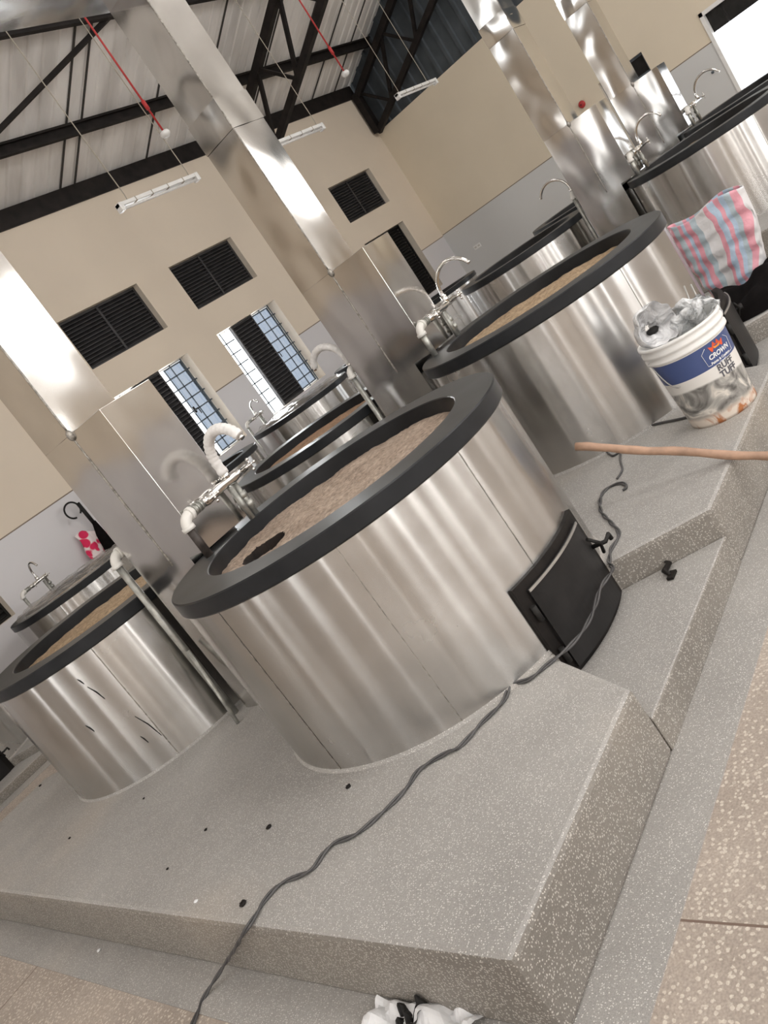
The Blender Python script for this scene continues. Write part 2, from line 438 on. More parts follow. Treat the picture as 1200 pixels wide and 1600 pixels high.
# gable cladding above the east wall (vertical ribbed sheets)
mb = MB(); y = NORTH_Y + .2; prof = []
while y > SOUTH_Y - .3:
    for dy, dx in ((0, 0), (.15, 0), (.17, .04), (.23, .04), (.25, 0)): prof.append((y - dy, dx))
    y -= .3
n = len(prof); xx = EAST_X + .14
mb.add([(xx - dx, py, 3.90) for py, dx in prof] + [(xx - dx, py, roofz(py) + .02) for py, dx in prof],
       [(i, i + 1, n + i + 1, n + i) for i in range(n - 1)])
tag(mb.build('wall_gable', M['clad']), kind='structure')
mb = MB(); y0s = WEST_X - .14
mb.add([(y0s, NORTH_Y + .2, 5.8), (y0s, SOUTH_Y - .2, 5.8), (y0s, SOUTH_Y - .2, roofz(SOUTH_Y - .2)), (y0s, 2.5, roofz(2.5)), (y0s, NORTH_Y + .2, roofz(NORTH_Y + .2) + .5)], [(0, 1, 2, 3, 4)])
tag(mb.build('wall_gable_west', M['roof']), kind='structure')
mb = MB(); mb.box(WEST_X - .2, EAST_X + .2, SOUTH_Y - .25, SOUTH_Y - .05, 4.7, 5.05)
tag(mb.build('trim_2', M['truss']), kind='structure')
# wall plate and purlins (C-sections running along the hall)
def cpurlin(name, yc, z0, hgt):
    mb = MB(); x0, x1 = WEST_X, EAST_X + .1
    mb.box(x0, x1, yc - .004, yc + .004, z0, z0 + hgt)
    mb.box(x0, x1, yc - .055, yc, z0, z0 + .006)
    mb.box(x0, x1, yc - .055, yc, z0 + hgt - .006, z0 + hgt)
    mb.box(x0, x1, yc - .06, yc - .052, z0, z0 + .03)
    mb.box(x0, x1, yc - .06, yc - .052, z0 + hgt - .03, z0 + hgt)
    return tag(mb.build(name, M['truss']), kind='structure')
mb = MB(); mb.box(WEST_X, EAST_X - .02, NORTH_Y - .03, NORTH_Y + .1, 4.73, 4.99)
tag(mb.build('trim_3', M['truss']), kind='structure')
k = 4
for yc in (9.12, 7.77, 6.42, 5.07, 3.72):
    cpurlin('trim_%d' % k, yc, roofz(yc) - .19, .17); k += 1

# roof trusses
def truss(xc, label):
    t = thing('roof_truss', label, 'roof truss', (xc, NORTH_Y - .12, 3.95), 'dark steel roof trusses')
    y0, zl = 9.88, 3.92
    lo = lambda y: zl + .434 * (y0 - y); up = lambda y: 4.70 + .457 * (y0 - y)
    MB().bar((xc, y0, lo(y0)), (xc, 2.5, lo(2.5)), .11, .11).build('bottom_chord', M['truss'], t)
    MB().bar((xc, y0 + .05, up(y0 + .05)), (xc, 2.5, up(2.5)), .12, .13).build('top_chord', M['truss'], t)
    MB().bar((xc, y0, 3.93), (xc, y0, 4.78), .16, .14, up=(0, 1, 0)).build('end_post', M['truss'], t)
    ys = [9.8, 8.7, 7.6, 6.5, 5.4, 4.3, 3.2]
    for a, c in zip(ys, ys[1:]):
        MB().bar((xc, a, up(a)), (xc, (a + c) / 2, lo((a + c) / 2)), .05, .05).build('web_bar', M['truss'], t)
        MB().bar((xc, (a + c) / 2, lo((a + c) / 2)), (xc, c, up(c)), .06, .06).build('web_bar', M['truss'], t)
    return t
truss(11.78, 'dark steel roof truss in mid hall, rising between the hanging strip lights')
truss(15.68, 'dark steel roof truss in the far corner against the blue-grey cladding')
br = MB().bar((5.2, 9.9, roofz(9.9) - .14), (8.62, 7.72, roofz(7.72) - .16), .055, .055)
o = br.build('roof_brace', M['truss']); tag(o, 'thin dark diagonal brace under the pale roof sheets, upper left', 'brace')

# ------------------------------------------------------------------ windows
def louvre_panel(mb_s, x0, x1, z0, z1, y, pitch=.055):
    z = z0 + pitch / 2
    while z < z1:
        mb_s.add([(x0, y - .02, z - .022), (x1, y - .02, z - .022), (x1, y + .03, z + .024), (x0, y + .03, z + .024),
                  (x0, y - .02, z - .014), (x1, y - .02, z - .014), (x1, y + .03, z + .032), (x0, y + .03, z + .032)],
                 [(0, 1, 2, 3), (4, 5, 6, 7), (0, 1, 5, 4), (3, 2, 6, 7)])
        z += pitch
def frame_mb(x0, x1, z0, z1, y, w=.03, d=.04):
    m = MB()
    m.box(x0, x1, y, y + d, z0, z0 + w); m.box(x0, x1, y, y + d, z1 - w, z1)
    m.box(x0, x0 + w, y, y + d, z0 + w, z1 - w); m.box(x1 - w, x1, y, y + d, z0 + w, z1 - w)
    return m
wn = 1
for i, (a, c) in enumerate(LOW):
    # high ventilation window
    t = thing('window_%d' % wn, None, None, (a, NORTH_Y + .1, ZH0), kind='structure'); wn += 1
    y = NORTH_Y + .11
    f = frame_mb(a, c, ZH0, ZH1, y, .035, .05)
    f.box((a + c) / 2 - .018, (a + c) / 2 + .018, y - .005, y + .05, ZH0, ZH1)
    f.build('window_frame', M['louvre'], t)
    for q0, q1 in ((a + .035, (a + c) / 2 - .02), ((a + c) / 2 + .02, c - .035)):
        lm = MB(); louvre_panel(lm, q0, q1, ZH0 + .04, ZH1 - .04, y + .02, .052); lm.build('louvre_panel', M['louvre'], t)
    MB().box(a, c, y + .09, y + .10, ZH0, ZH1).build('backing_sheet', M['black'], t)
    if i in (0, 4): # dark doorway-like shuttered opening
        t = thing('window_%d' % wn, None, None, (a, NORTH_Y + .2, ZL0), kind='structure'); wn += 1
        frame_mb(a, c, ZL0, ZL1, NORTH_Y + .14, .03).build('window_frame', M['black'], t)
        lm = MB(); louvre_panel(lm, a + .03, c - .03, ZL0 + .03, ZL1 - .03, NORTH_Y + .17, .06); lm.build('louvre_panel', M['black'], t)
        MB().box(a, c, NORTH_Y + .23, NORTH_Y + .24, ZL0, ZL1).build('backing_sheet', M['black'], t)
        continue
    t = thing('window_%d' % wn, None, None, (a, NORTH_Y + .2, ZL0), kind='structure'); wn += 1
    y = NORTH_Y + .19
    f = frame_mb(a, c, ZL0, ZL1, y, .018, .03); f.build('window_frame', M['white'], t)
    l0, l1 = a + .40, a + .93
    lm = MB(); louvre_panel(lm, l0 + .02, l1 - .02, ZL0 + .02, ZL1 - .02, NORTH_Y + .09, .062); lm.build('louvre_panel', M['louvre'], t)
    fm = frame_mb(l0, l1, ZL0, ZL1, NORTH_Y + .075, .025, .05); fm.build('louvre_frame', M['louvre'], t)
    MB().box(l0, l1, NORTH_Y + .13, NORTH_Y + .136, ZL0, ZL1).build('backing_sheet', M['black'], t)
    # blueish glass leaf, right
    gx0, gx1 = (a + .98, c - .02)
    if i == 1: gx0 = a + 1.12
    frame_mb(gx0, gx1, ZL0 + .02, ZL1 - .02, y + .03, .022, .02).build('sash_frame', M['jamb'], t)
    MB().box(gx0 + .02, gx1 - .02, y + .038, y + .042, ZL0 + .04, ZL1 - .04).build('glass_pane', M['glass'], t)
    # burglar grid
    gb = MB()
    for q0, q1 in ((a, l0), (l1, c)):
        for j in range(1, 8):
            z = ZL0 + (ZL1 - ZL0) * j / 8
            gb.box(q0, q1, y - .03, y - .018, z - .010, z + .010)
        for xm in (((q0 + q1) / 2,) if q0 == a else ((q0 + q1) / 2, q1 - .05)):
            gb.box(xm - .009, xm + .009, y - .03, y - .018, ZL0, ZL1)
    gb.build('burglar_grid', M['jamb'], t)
    hb = MB(); hx = gx0 + .02
    hb.box(hx - .02, hx + .02, y - .0, y + .02, 1.40, 1.50); hb.tube([(hx, y, 1.45), (hx + .03, y - .05, 1.45), (hx + .03, y - .05, 1.35)], .009, 8)
    hb.build('window_handle', M['black'], t)
# east wall window and doorway
t = thing('window_%d' % wn, None, None, (EAST_X + .1, 4.2, .69), kind='structure')
mb = MB(); Y0, Y1, X = 4.86, 5.72, EAST_X + .09
for z0, z1, y0, y1 in ((.69, .73, Y0, Y1), (2.01, 2.05, Y0, Y1), (.69, 2.05, Y0, Y0 + .04), (.69, 2.05, Y1 - .04, Y1), (.69, 2.05, 5.28, 5.32), (1.70, 1.74, Y0, Y1)):
    mb.box(X, X + .05, y0, y1, z0, z1)
mb.build('window_frame', M['jamb'], t)
mb = MB(); z = .75
while z < 1.68:
    mb.bar((X + .02, Y0 + .04, z), (X + .02, Y1 - .04, z), .05, .012); z += .10
mb.build('louvre_panel', M['louvre'], t)
MB().box(X + .06, X + .07, 4.86, Y1, .69, 2.05).build('backing_sheet', M['black'], t)
d1 = thing('door_1', None, None, (EAST_X, 2.2, -.25), kind='structure')
mb = MB()
mb.box(EAST_X - .02, EAST_X + .2, 3.80, 3.86, -.25, 1.97); mb.box(EAST_X - .02, EAST_X + .2, .6, 3.86, 1.91, 1.97)
mb.build('door_frame', M['white'], d1)
mb = MB(); mb.box(EAST_X + .12, EAST_X + .19, .6, 3.8, 1.60, 1.93); mb.build('door_header', M['black'], d1)
# hanging pale sheet strips inside the doorway
mb = MB(); n = 60
vs = []
for i in range(n + 1):
    yy = 3.74 - i * 3.0 / n
    vs.append((EAST_X + .16 + .035 * math.sin(i * 1.1) + .02 * math.sin(i * 2.7), yy))
v = [(a_, b_, -.2) for a_, b_ in vs] + [(a_, b_, 1.88) for a_, b_ in vs]
mb.add(v, [(i, i + 1, n + 2 + i, n + 1 + i) for i in range(n)], 0, True)
def thinmat():
    m, t, b = nt('translucent_sheet'); t.nodes.remove(b)
    d = N(t, 'ShaderNodeBsdfTranslucent'); d.inputs[0].default_value = (.95, .95, .95, 1)
    e = N(t, 'ShaderNodeBsdfTransparent'); e.inputs[0].default_value = (.9, .9, .92, 1)
    mx = N(t, 'ShaderNodeMixShader'); mx.inputs[0].default_value = .6
    L(t, d.outputs[0], mx.inputs[1]); L(t, e.outputs[0], mx.inputs[2]); L(t, mx.outputs[0], t.nodes['Material Output'].inputs[0]); return m
mb.build('door_curtain', thinmat(), d1)

# ------------------------------------------------------------------ terrazzo islands
def island(name, label, x0, x1, ys, yn, top, shelf, rec_s, rec_n, shelfz, base, loc_label=None):
    """platform block with splayed firebox recesses cut in its long sides"""
    poly = [(x0, ys)]
    for cx in rec_s: poly += [(cx - .48, ys), (cx - .25, ys + .385), (cx + .27, ys + .385), (cx + .48, ys)]
    poly += [(x1, ys), (x1, yn)]
    for cx in reversed(rec_n): poly += [(cx + .48, yn), (cx + .25, yn - .385), (cx - .27, yn - .385), (cx - .48, yn)]
    poly += [(x0, yn)]
    t = thing(name, label, 'platform', ((x0 + x1) / 2, (ys + yn) / 2, base))
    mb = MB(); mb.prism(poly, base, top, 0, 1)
    mb.build('platform_slab', [M['plat'], M['platface_shaded']], t, bevel=.018, bseg=2)
    for cx in rec_s: MB().prism([(cx - .478, ys + .002), (cx + .478, ys + .002), (cx + .268, ys + .384), (cx - .248, ys + .384)], base, shelfz, 0, 1).build('firebox_shelf', [M['plat'], M['platface_shaded']], t, bevel=.008)
    for cx in rec_n: MB().prism([(cx - .478, yn - .384 + .382), (cx - .268, yn - .384), (cx + .248, yn - .384), (cx + .478, yn - .002)], base, shelfz, 0, 1).build('firebox_shelf', [M['plat'], M['platface_shaded']], t, bevel=.008)
    bb = MB(); w_ = .165
    xa, xb, ya, yb = x0 - w_, x1 + w_, ys - w_ - .01, yn + w_
    for r in ((xa, xb, ya, ys + .01), (xa, xb, yn - .01, yb), (xa, x0 + .01, ys + .01, yn - .01), (x1 - .01, xb, ys + .01, yn - .01)):
        bb.box(r[0], r[1], r[2], r[3], FZ - .02, FZ + .004)
    bb.build('border_strip', M['plat'], t)
    return t
XF, YS = .83, 1.335
island('terrazzo_platform', 'long grey terrazzo platform in the foreground under the nearest stoves', XF, 5.69, YS, 5.73, 0, None, [2.17, 4.42], [2.13, 4.3], -.12, FZ)
island('terrazzo_platform', 'grey terrazzo platform across the aisle, at the right edge behind the striped bag', 7.07, 11.95, YS, 5.73, 0, None, [8.41, 10.46], [8.37, 10.4], -.12, FZ)
island('terrazzo_platform', 'long terrazzo platform along the window wall behind the other platforms', .45, 13.5, 7.22, 9.99, -.10, None, [1.84, 3.87, 5.9, 7.93, 9.96, 12.0], [], -.17, FZ)

# ------------------------------------------------------------------ stoves
def fill_mesh(hole=None, seedv=0, r=.535, zz=0.0):
    mb = MB(); nr, na = (90, 260) if hole else (40, 120); vs = [(0, 0, 0)]
    def hz(x, y):
        z = .010 * noise.noise(Vector((x * 4 + seedv, y * 4, 0))) + .006 * noise.noise(Vector((x * 16, y * 16, seedv))) + .003 * noise.noise(Vector((x * 50, y * 50, seedv)))
        if hole:
            d = math.hypot(x - hole[0], y - hole[1]) + .006 * noise.noise(Vector((x * 9, y * 9, 5)))
            if d < hole[2]: z -= .30 * min(1, (hole[2] - d) / .02)
            elif d < hole[2] + .05: z -= .012 * (1 - (d - hole[2]) / .05)
        return z + zz
    vs[0] = (0, 0, hz(0, 0))
    for i in range(1, nr + 1):
        for k in range(na):
            a = 2 * PI * k / na; rr = r * i / nr
            x, y = rr * math.cos(a), rr * math.sin(a); vs.append((x, y, hz(x, y)))
    fs = [(0, 1 + k, 1 + (k + 1) % na) for k in range(na)]
    for i in range(nr - 1):
        for k in range(na): fs.append((1 + i * na + k, 1 + i * na + (k + 1) % na, 1 + (i + 1) * na + (k + 1) % na, 1 + (i + 1) * na + k))
    mi = []
    o = mb.add(vs, fs, 0, True)
    if hole:
        for q, f in enumerate(mb.f):
            cx = sum(mb.v[i][0] for i in f) / len(f); cy = sum(mb.v[i][1] for i in f) / len(f)
            if math.hypot(cx - hole[0], cy - hole[1]) + .006 * noise.noise(Vector((cx * 9, cy * 9, 5))) < hole[2] + .006: mb.mi[q] = 1
    return mb
RO, RB, RI, ZT = .765, .752, .59, .807
SEAM = math.radians(180 + 0)
def make_stove(name, label, loc, fillm, hole=None, seam_angle=None, seedv=0, group='round stainless cooking stoves'):
    t = thing(name, label, 'stove', loc, group)
    x0, y0, z0 = loc
    T = lambda m: m
    bb_ = MB().lathe([(RB, .0), (RB, ZT - .07)], 128)
    bb_.lathe([(RB, -.155), (RB, .0)], 20, a0=-PI / 2 - .42, a1=-PI / 2 + .36)
    bb_.build('stove_body', M['body'], t, world=False)
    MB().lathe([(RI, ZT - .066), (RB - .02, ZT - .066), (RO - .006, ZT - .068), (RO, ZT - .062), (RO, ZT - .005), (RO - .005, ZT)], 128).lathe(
        [(RO - .005, ZT), (RI + .004, ZT)], 128, mi=1).lathe([(RI + .004, ZT), (RI, ZT - .004), (RI, ZT - .2)], 128).build('stove_rim', [M['rim'], M['rimtop']], t, world=False).data.set_sharp_from_angle(angle=math.radians(28))
    fill_mesh(hole, seedv, RI + .005, ZT - .068).build('insulation_bed', [fillm, M['hole']], t, world=False)
    if hole:
        MB().lathe([(hole[2] + .012, ZT - .10), (hole[2] + .005, ZT - .45), (0.001, ZT - .45)], 40, (hole[0], hole[1], 0)).build('fire_hole', M['hole'], t, world=False)
    # weld seams
    if seam_angle is not None:
        for sa, wd in seam_angle:
            sm = MB()
            r = RB + .001
            n = 24; vs = []
            for i in range(n + 1):
                z = (ZT - .07) * i / n
                for s_ in (-1, 1):
                    a = sa + s_ * wd / r + .0012 * noise.noise(Vector((i * .9, sa, s_)))
                    vs.append((r * math.cos(a), r * math.sin(a), z))
            sm.add(vs, [(2 * i, 2 * i + 1, 2 * i + 3, 2 * i + 2) for i in range(n)])
            sm.build('weld_seam', M['weld'], t, world=False)
    # sealant ring at the foot
    MB().lathe([(RB, .012), (RB + .006, .004), (RB + .010, .0)], 128).build('base_sealant', M['plat'], t, world=False)
    # firebox door
    dr = MB()
    def plate(mb, r0, r1, xa, xb, za, zb, n=16, mi=0):
        aa, ab = math.asin(xa / r1), math.asin(xb / r1)
        pts = []
        for r in (r0, r1):
            for z in (za, zb):
                for i in range(n + 1):
                    a = -PI / 2 + aa + (ab - aa) * i / n
                    pts.append((r * math.cos(a), r * math.sin(a), z))
        m = n + 1; fs = []
        for i in range(n):
            fs += [(i, i + 1, m + i + 1, m + i), (2 * m + i, 3 * m + i, 3 * m + i + 1, 2 * m + i + 1),
                   (i, 2 * m + i, 2 * m + i + 1, i + 1), (m + i, m + i + 1, 3 * m + i + 1, 3 * m + i)]
        fs += [(0, m, 3 * m, 2 * m), (n, 2 * m + n, 3 * m + n, m + n)]
        mb.add(pts, fs, mi, False); return mb
    d = plate(MB(), RB - .01, RB + .018, -.275, .225, -.155, .268).build('firebox_door', M['iron'], t, world=False)
    plate(MB(), RB + .017, RB + .030, -.235, .175, -.10, .232).build('door_panel', M['ironpanel'], d, world=False)
    plate(MB(), RB + .029, RB + .034, -.235, .175, .224, .234).build('panel_edge_trim', M['trimlight'], d, world=False)
    h = MB(); a = -PI / 2 + .27; r = RB + .04
    P = lambda a_, r_, z_: (r_ * math.cos(a_), r_ * math.sin(a_), z_)
    h.tube([P(a - .07, RB + .04, .16), P(a - .02, RB + .06, .11), P(a + .01, RB + .045, .06)], .007, 8)
    h.tube([P(a, RB + .02, .10), P(a + .0, RB + .075, .10), P(a + .05, RB + .085, .105), P(a + .055, RB + .085, .08)], .009, 8)
    h.build('door_latch', M['black'], d, world=False)
    for z in (.15, -.03):
        h = MB().tube([P(-PI / 2 - .33, RB + .028, z - .03), P(-PI / 2 - .33, RB + .028, z + .03)], .011, 8)
        h.build('door_hinge', M['black'], d, world=False)
    return t
MX, MY = 2.21, 2.44
main = make_stove('cooking_stove', 'nearest round stainless stove, black fire hole sunk in its brown bed', (MX, MY, 0), M['fill'], (-.235, .30, .10),
                  [(math.radians(179.0), .003), (math.radians(-100), .0018), (math.radians(-140), .0012)], 1)
b2 = make_stove('cooking_stove', 'round stainless stove directly behind the paint bucket', (4.29, 2.40, 0), M['fill_tan'], None, [(math.radians(-135), .002), (math.radians(-97), .0015)], 2)
b2.rotation_euler = (0, 0, .22)
l1 = make_stove('cooking_stove', 'round stainless stove at the left edge with a scratched dented side', (2.13, 4.54, 0), M['fill_tan'], None,
                [(math.radians(52), .003), (math.radians(80), .0012)], 3)
l1.scale = (.965, .965, .955); l1.rotation_euler = (0, 0, PI)
m2 = make_stove('cooking_stove', 'round stainless stove just beyond the nearest one, with a reddish bed', (4.31, 4.51, 0), M['fill_red'], None, [(math.radians(70), .002)], 4)
m2.scale = (.975, .975, .925); m2.rotation_euler = (0, 0, PI)
G_ = 'round stainless cooking stoves'
dup(b2, (8.45, 2.45, 0), 'large round stove at the right edge with faucets rising behind its left end', G_)
dup(b2, (10.5, 2.45, 0), 'rearmost of the two black rims stacked at the upper right edge', G_)
dup(b2, (8.37, 4.56, 0), 'round stove before the grey-tiled east wall, its black rim seen almost edge on', G_, None, PI)
dup(b2, (10.4, 4.54, 0), 'stove barely showing its black rim end beside the faucet on the east wall', G_, None, PI)
FS = (1, 1, .99)
farl = {1.84: 'stove against the window wall at the far left edge, mostly out of view',
        3.87: 'film-covered round stove beside the black umbrella at the window wall',
        5.9: 'round stove whose rim end shows beside the white foam-wrapped spout',
        7.93: 'film-covered round stove standing below the window with the bright grid',
        9.96: 'round stove at the window wall hidden behind the middle chimney flue',
        12.0: 'small-looking far stove in the corner beyond the swan-neck faucet, under the black doorway'}
for fx, lb in farl.items():
    dup(b2, (fx, 8.33, -.10), lb, G_, FS)
# the firebox door of the stove by the paint bucket hangs slightly open
b2.rotation_euler = (0, 0, .27)
for ch in b2.children:
    if ch.name.startswith('firebox_door'): ch.scale = (1.085, 1.085, 1)
# stove L: painted-over dents (dark scratches) on its side
sc = MB()
def surf(a, z, r=.7275): return (2.13 + r * math.cos(a), 4.54 + r * math.sin(a), z)
for a, z, dz, da in ((-2.42, .56, .10, .05), (-2.44, .62, .04, .02), (-2.30, .30, .16, .07), (-2.62, .40, .05, .03), (-2.36, .20, .05, .02)):
    sc.tube([surf(a, z), surf(a + da * .5, z - dz * .45), surf(a + da * .8, z - dz)], [.0012, .003, .0012], 6)
o = sc.build('scratch_marks', M['black'], None)
o.parent = l1; o.matrix_parent_inverse = Matrix.LocRotScale(l1.location, l1.rotation_euler, l1.scale).inverted()

# plastic film over two far stoves
def film(cx, cy, z, label):
    mb = MB(); nr, na = 14, 90; vs = []
    for i in range(nr + 1):
        for k in range(na):
            a = 2 * PI * k / na; r = .70 * i / nr
            x_, y_ = cx + r * math.cos(a), cy + r * math.sin(a)
            vs.append((x_, y_, z + .03 + .025 * noise.noise(Vector((x_ * 9, y_ * 9, 1))) - (.03 if i == nr else 0)))
    fs = [(i * na + k, i * na + (k + 1) % na, (i + 1) * na + (k + 1) % na, (i + 1) * na + k) for i in range(nr) for k in range(na)]
    mb.add(vs, fs, 0, True)
    o = mb.build('plastic_sheet', M['film']); tag(o, label, 'plastic sheet', 'clear film over stoves')
film(3.87, 8.33, .70, 'crinkled clear plastic film over the stove beside the umbrella')
film(7.93, 8.33, .70, 'crinkled clear plastic film over the stove below the bright gridded window')

# ------------------------------------------------------------------ chimney flues
def flue(xc, label, front=True):
    t = thing('chimney_flue', label, 'chimney', (xc + .147, 3.45, 0), 'square stainless chimney flues')
    W_ = .295; x1 = xc + W_
    y0, y1 = 3.39, 3.68
    # lower smoke box
    bm_ = MB()
    poly = [(3.235, 0), (y1, 0), (y1, 1.565), (3.08, 1.565), (3.08, .828), (3.235, .828)]
    v = [(xc, a, c) for a, c in poly] + [(x1, a, c) for a, c in poly]; n = len(poly)
    bm_.add(v, [tuple(range(n)), tuple(reversed(range(n, 2 * n)))])
    bm_.add(v, [(i, (i + 1) % n, n + (i + 1) % n, n + i) for i in range(n)])
    bm_.build('smoke_box', M['flue'], t, bevel=.0012)
    # shaft sections, subdivided and gently dented so that they reflect like thin sheet
    def section(za, zb, seedv, inset=0., dent=.004, nm='flue_section'):
        mb = MB(); nz = 26; nx = 8
        X0, X1, Y0_, Y1_ = xc + inset, x1 - inset, y0 + inset, y1 - inset
        ring = []
        for i in range(nx): ring.append((X0 + (X1 - X0) * i / nx, Y0_, 0, -1))
        for i in range(nx): ring.append((X1, Y0_ + (Y1_ - Y0_) * i / nx, 1, 0))
        for i in range(nx): ring.append((X1 - (X1 - X0) * i / nx, Y1_, 0, 1))
        for i in range(nx): ring.append((X0, Y1_ - (Y1_ - Y0_) * i / nx, -1, 0))
        m = len(ring); vs = []
        for j in range(nz + 1):
            z = za + (zb - za) * j / nz
            for q, (px, py, nx_, ny_) in enumerate(ring):
                e = math.sin(PI * (q % nx) / nx)
                dd = dent * e * noise.noise(Vector((px * 4 + seedv, py * 4, z * 3.2)))
                vs.append((px + nx_ * dd, py + ny_ * dd, z))
        mb.add(vs, [(j * m + q, j * m + (q + 1) % m, (j + 1) * m + (q + 1) % m, (j + 1) * m + q) for j in range(nz) for q in range(m)], 0, True)
        o = mb.build(nm, M['duct'] if za > 2 else M['flue'], t)
        for e in o.data.edges:
            pass
        o.data.set_sharp_from_angle(angle=math.radians(40))
        return o
    section(1.565, 2.68, xc, 0, .006)
    section(2.55, 2.74, xc + 3, -.004, .014, 'dented_collar')
    section(2.68, 4.2, xc + 7, .002, .010)
    section(4.2, roofz(3.5) + .2, xc + 9, 0, .008)
    # riveted corner seam beads
    s = MB()
    for z0_, z1_ in ((.83, 1.56), (1.57, 2.66), (2.75, 4.2)):
        pts = [(xc - .001 + .003 * noise.noise(Vector((z * 5, xc, 0))), y0 - .001, z) for z in [z0_ + (z1_ - z0_) * i / 20 for i in range(21)]]
        s.tube(pts, .0045, 6)
    s.tube([(xc - .003, 3.39, 1.567), (x1 + .002, 3.387, 1.567)], .005, 6)
    s.build('seam_bead', M['weld'], t)
    s = MB()
    s.sphere((xc - .004, 3.385, 1.56), .017, 10, 6, 0, (1, 1, 1.6))
    s.build('corner_solder', M['weld'], t)
    return t
flue(1.98, 'square stainless chimney flue rising at the left edge of the picture')
flue(4.08, 'square stainless chimney flue crossing the middle of the picture up to the roof')
flue(8.22, 'square stainless chimney flue against the cream east wall, left of the red bell')
flue(10.25, 'furthest square stainless chimney flue, near the bright doorway')
# horizontal flue duct joining the two nearest shafts
t = thing('flue_duct', 'horizontal stainless duct joining the chimney flues at the upper left corner', 'duct', (3.0, 3.53, 3.5))
mb = MB(); nx = 40; vs = []; per = []
for q in range(24):
    s_ = q / 6.0; side = int(s_); f_ = s_ - side
    c4 = [(3.385, 3.5), (3.685, 3.5), (3.685, 3.8), (3.385, 3.8)]
    a_, b_ = c4[side], c4[(side + 1) % 4]
    per.append((a_[0] + (b_[0] - a_[0]) * f_, a_[1] + (b_[1] - a_[1]) * f_))
for i in range(nx + 1):
    xq = 2.27 + (4.085 - 2.27) * i / nx
    for (yq, zq) in per:
        k_ = .006 * noise.noise(Vector((xq * 6, yq * 8, zq * 8)))
        vs.append((xq, yq + k_ * .5, zq + k_ * .5))
m = len(per)
mb.add(vs, [(i * m + q, i * m + (q + 1) % m, (i + 1) * m + (q + 1) % m, (i + 1) * m + q) for i in range(nx) for q in range(m)], 0, True)
o = mb.build('duct_sheet', M['duct'], t); o.data.set_sharp_from_angle(angle=math.radians(40))
s = MB()
for zq in (3.5, 3.8): s.tube([(2.28, 3.383, zq), (4.08, 3.383, zq)], .005, 6)
s.build('duct_seam', M['weld'], t)

# ------------------------------------------------------------------ faucet assemblies
def cross_handle(mb, c, r=.022):
    c = Vector(c)
    mb.tube([c - Vector((0, .0, 0)), c + Vector((0, -.04, 0))], .011, 10)
    e = c + Vector((0, -.04, 0))
    for a in (0, PI / 2, PI, 3 * PI / 2):
        p = e + Vector((math.cos(a) * r * 1.2, 0, math.sin(a) * r * 1.2))
        mb.tube([e, p], .005, 6); mb.sphere(p, .0085, 8, 6)
def faucet(loc, label, sgn, reach, wrapped, zbot, left_pipe, second=True, lower=True, ext=.44, spoutx=.32):
    """supply pipes, mixer bar with cross handles, and swan-neck spout; sgn -1 spout over -y"""
    x, y, z = loc
    t = thing('swan_neck_faucet', label, 'faucet', (x, y, zbot), 'swan-neck faucets beside the stoves')
    P = MB()
    P.tube([(x, y, zbot), (x, y, z - .03)], .019, 12)
    P.build('supply_pipe', M[left_pipe], t)
    if second:
        P = MB(); P.tube([(x + .30, y + .0, zbot), (x + .30, y, z - .02)], .014, 12); P.build('supply_pipe', M['galv'], t)
        P = MB(); P.tube([(x + .345, y + .02, zbot), (x + .345, y + .02, z - .02)], .016, 12)
        for zz in (z - .10, z - .15): P.tube([(x + .345, y + .02, zz), (x + .345, y + .02, zz + .03)], .024, 12)
        P.build('supply_pipe', M['galv'], t)
    E_ = MB(); E_.tube(arc((x + .045, y, z - .045), .045, PI, PI / 2, 8, (1, 0, 0), (0, 0, 1)), .025, 12)
    E_.tube([(x, y, z - .055), (x, y, z - .035)], .030, 12); E_.tube([(x + .04, y, z), (x + .06, y, z)], .030, 12)
    E_.build('pipe_elbow', M['white_pvc'], t)
    B = MB(); B.tube([(x + .05, y, z), (x + .13, y, z)], .020, 12)
    for q in (.07, .09, .11): B.tube([(x + q, y, z), (x + q + .008, y, z)], .025, 12)
    B.build('thread_fitting', M['galv'], t)
    B = MB()
    xs = [.13, .16, .19, .24, .29, .34, .38, ext]; rs = [.020, .026, .022, .024, .018, .026, .020, .016]
    B.tube([(x + q, y, z + .004 * (q > .2)) for q in xs], rs, 14)
    B.tube([(x + spoutx, y, z), (x + spoutx, y, z + .06)], .020, 12)
    B.build('mixer_body', M['chrome'], t)
    H = MB(); cross_handle(H, (x + .17, y - .01, z)); H.build('cross_handle', M['chrome'], t)
    H = MB(); cross_handle(H, (x + ext, y - .0, z + .005)); H.build('cross_handle', M['chrome'], t)
    r = reach / 2; yc = y + sgn * r
    zt = 1.235 - r - .012 + (z - 1.0)
    pts = [(x + spoutx, y, z + .04), (x + spoutx, y, zt)] + [tuple(p) for p in arc((x + spoutx, yc, zt), r, 0, PI * .86, 16, (0, -sgn, 0), (0, 0, 1))][1:]
    S = MB(); rr = .024 if wrapped else .0125
    fine = []
    for a, c in zip(pts, pts[1:]):
        a, c = Vector(a), Vector(c); k_ = 3
        for q in range(k_): fine.append(a + (c - a) * q / k_)
    fine.append(Vector(pts[-1]))
    rad = [rr * (1 + (.10 * math.sin(i * 2.1) if wrapped else 0)) for i in range(len(fine))]
    S.tube(fine, rad, 14)
    so = S.build('swan_neck_spout', M['foam'] if wrapped else M['chrome'], t)
    if wrapped:
        tip = fine[-1]; dn = (fine[-1] - fine[-2]).normalized()
        MB().tube([tip, tip + dn * .02], .012, 10).build('spout_nozzle', M['chrome'], so)
    return t
faucet((1.945, 3.04, 1.0), 'faucet with its swan-neck spout wrapped in white foam, behind the nearest stove', -1, .26, True, .805, 'blackpipe')
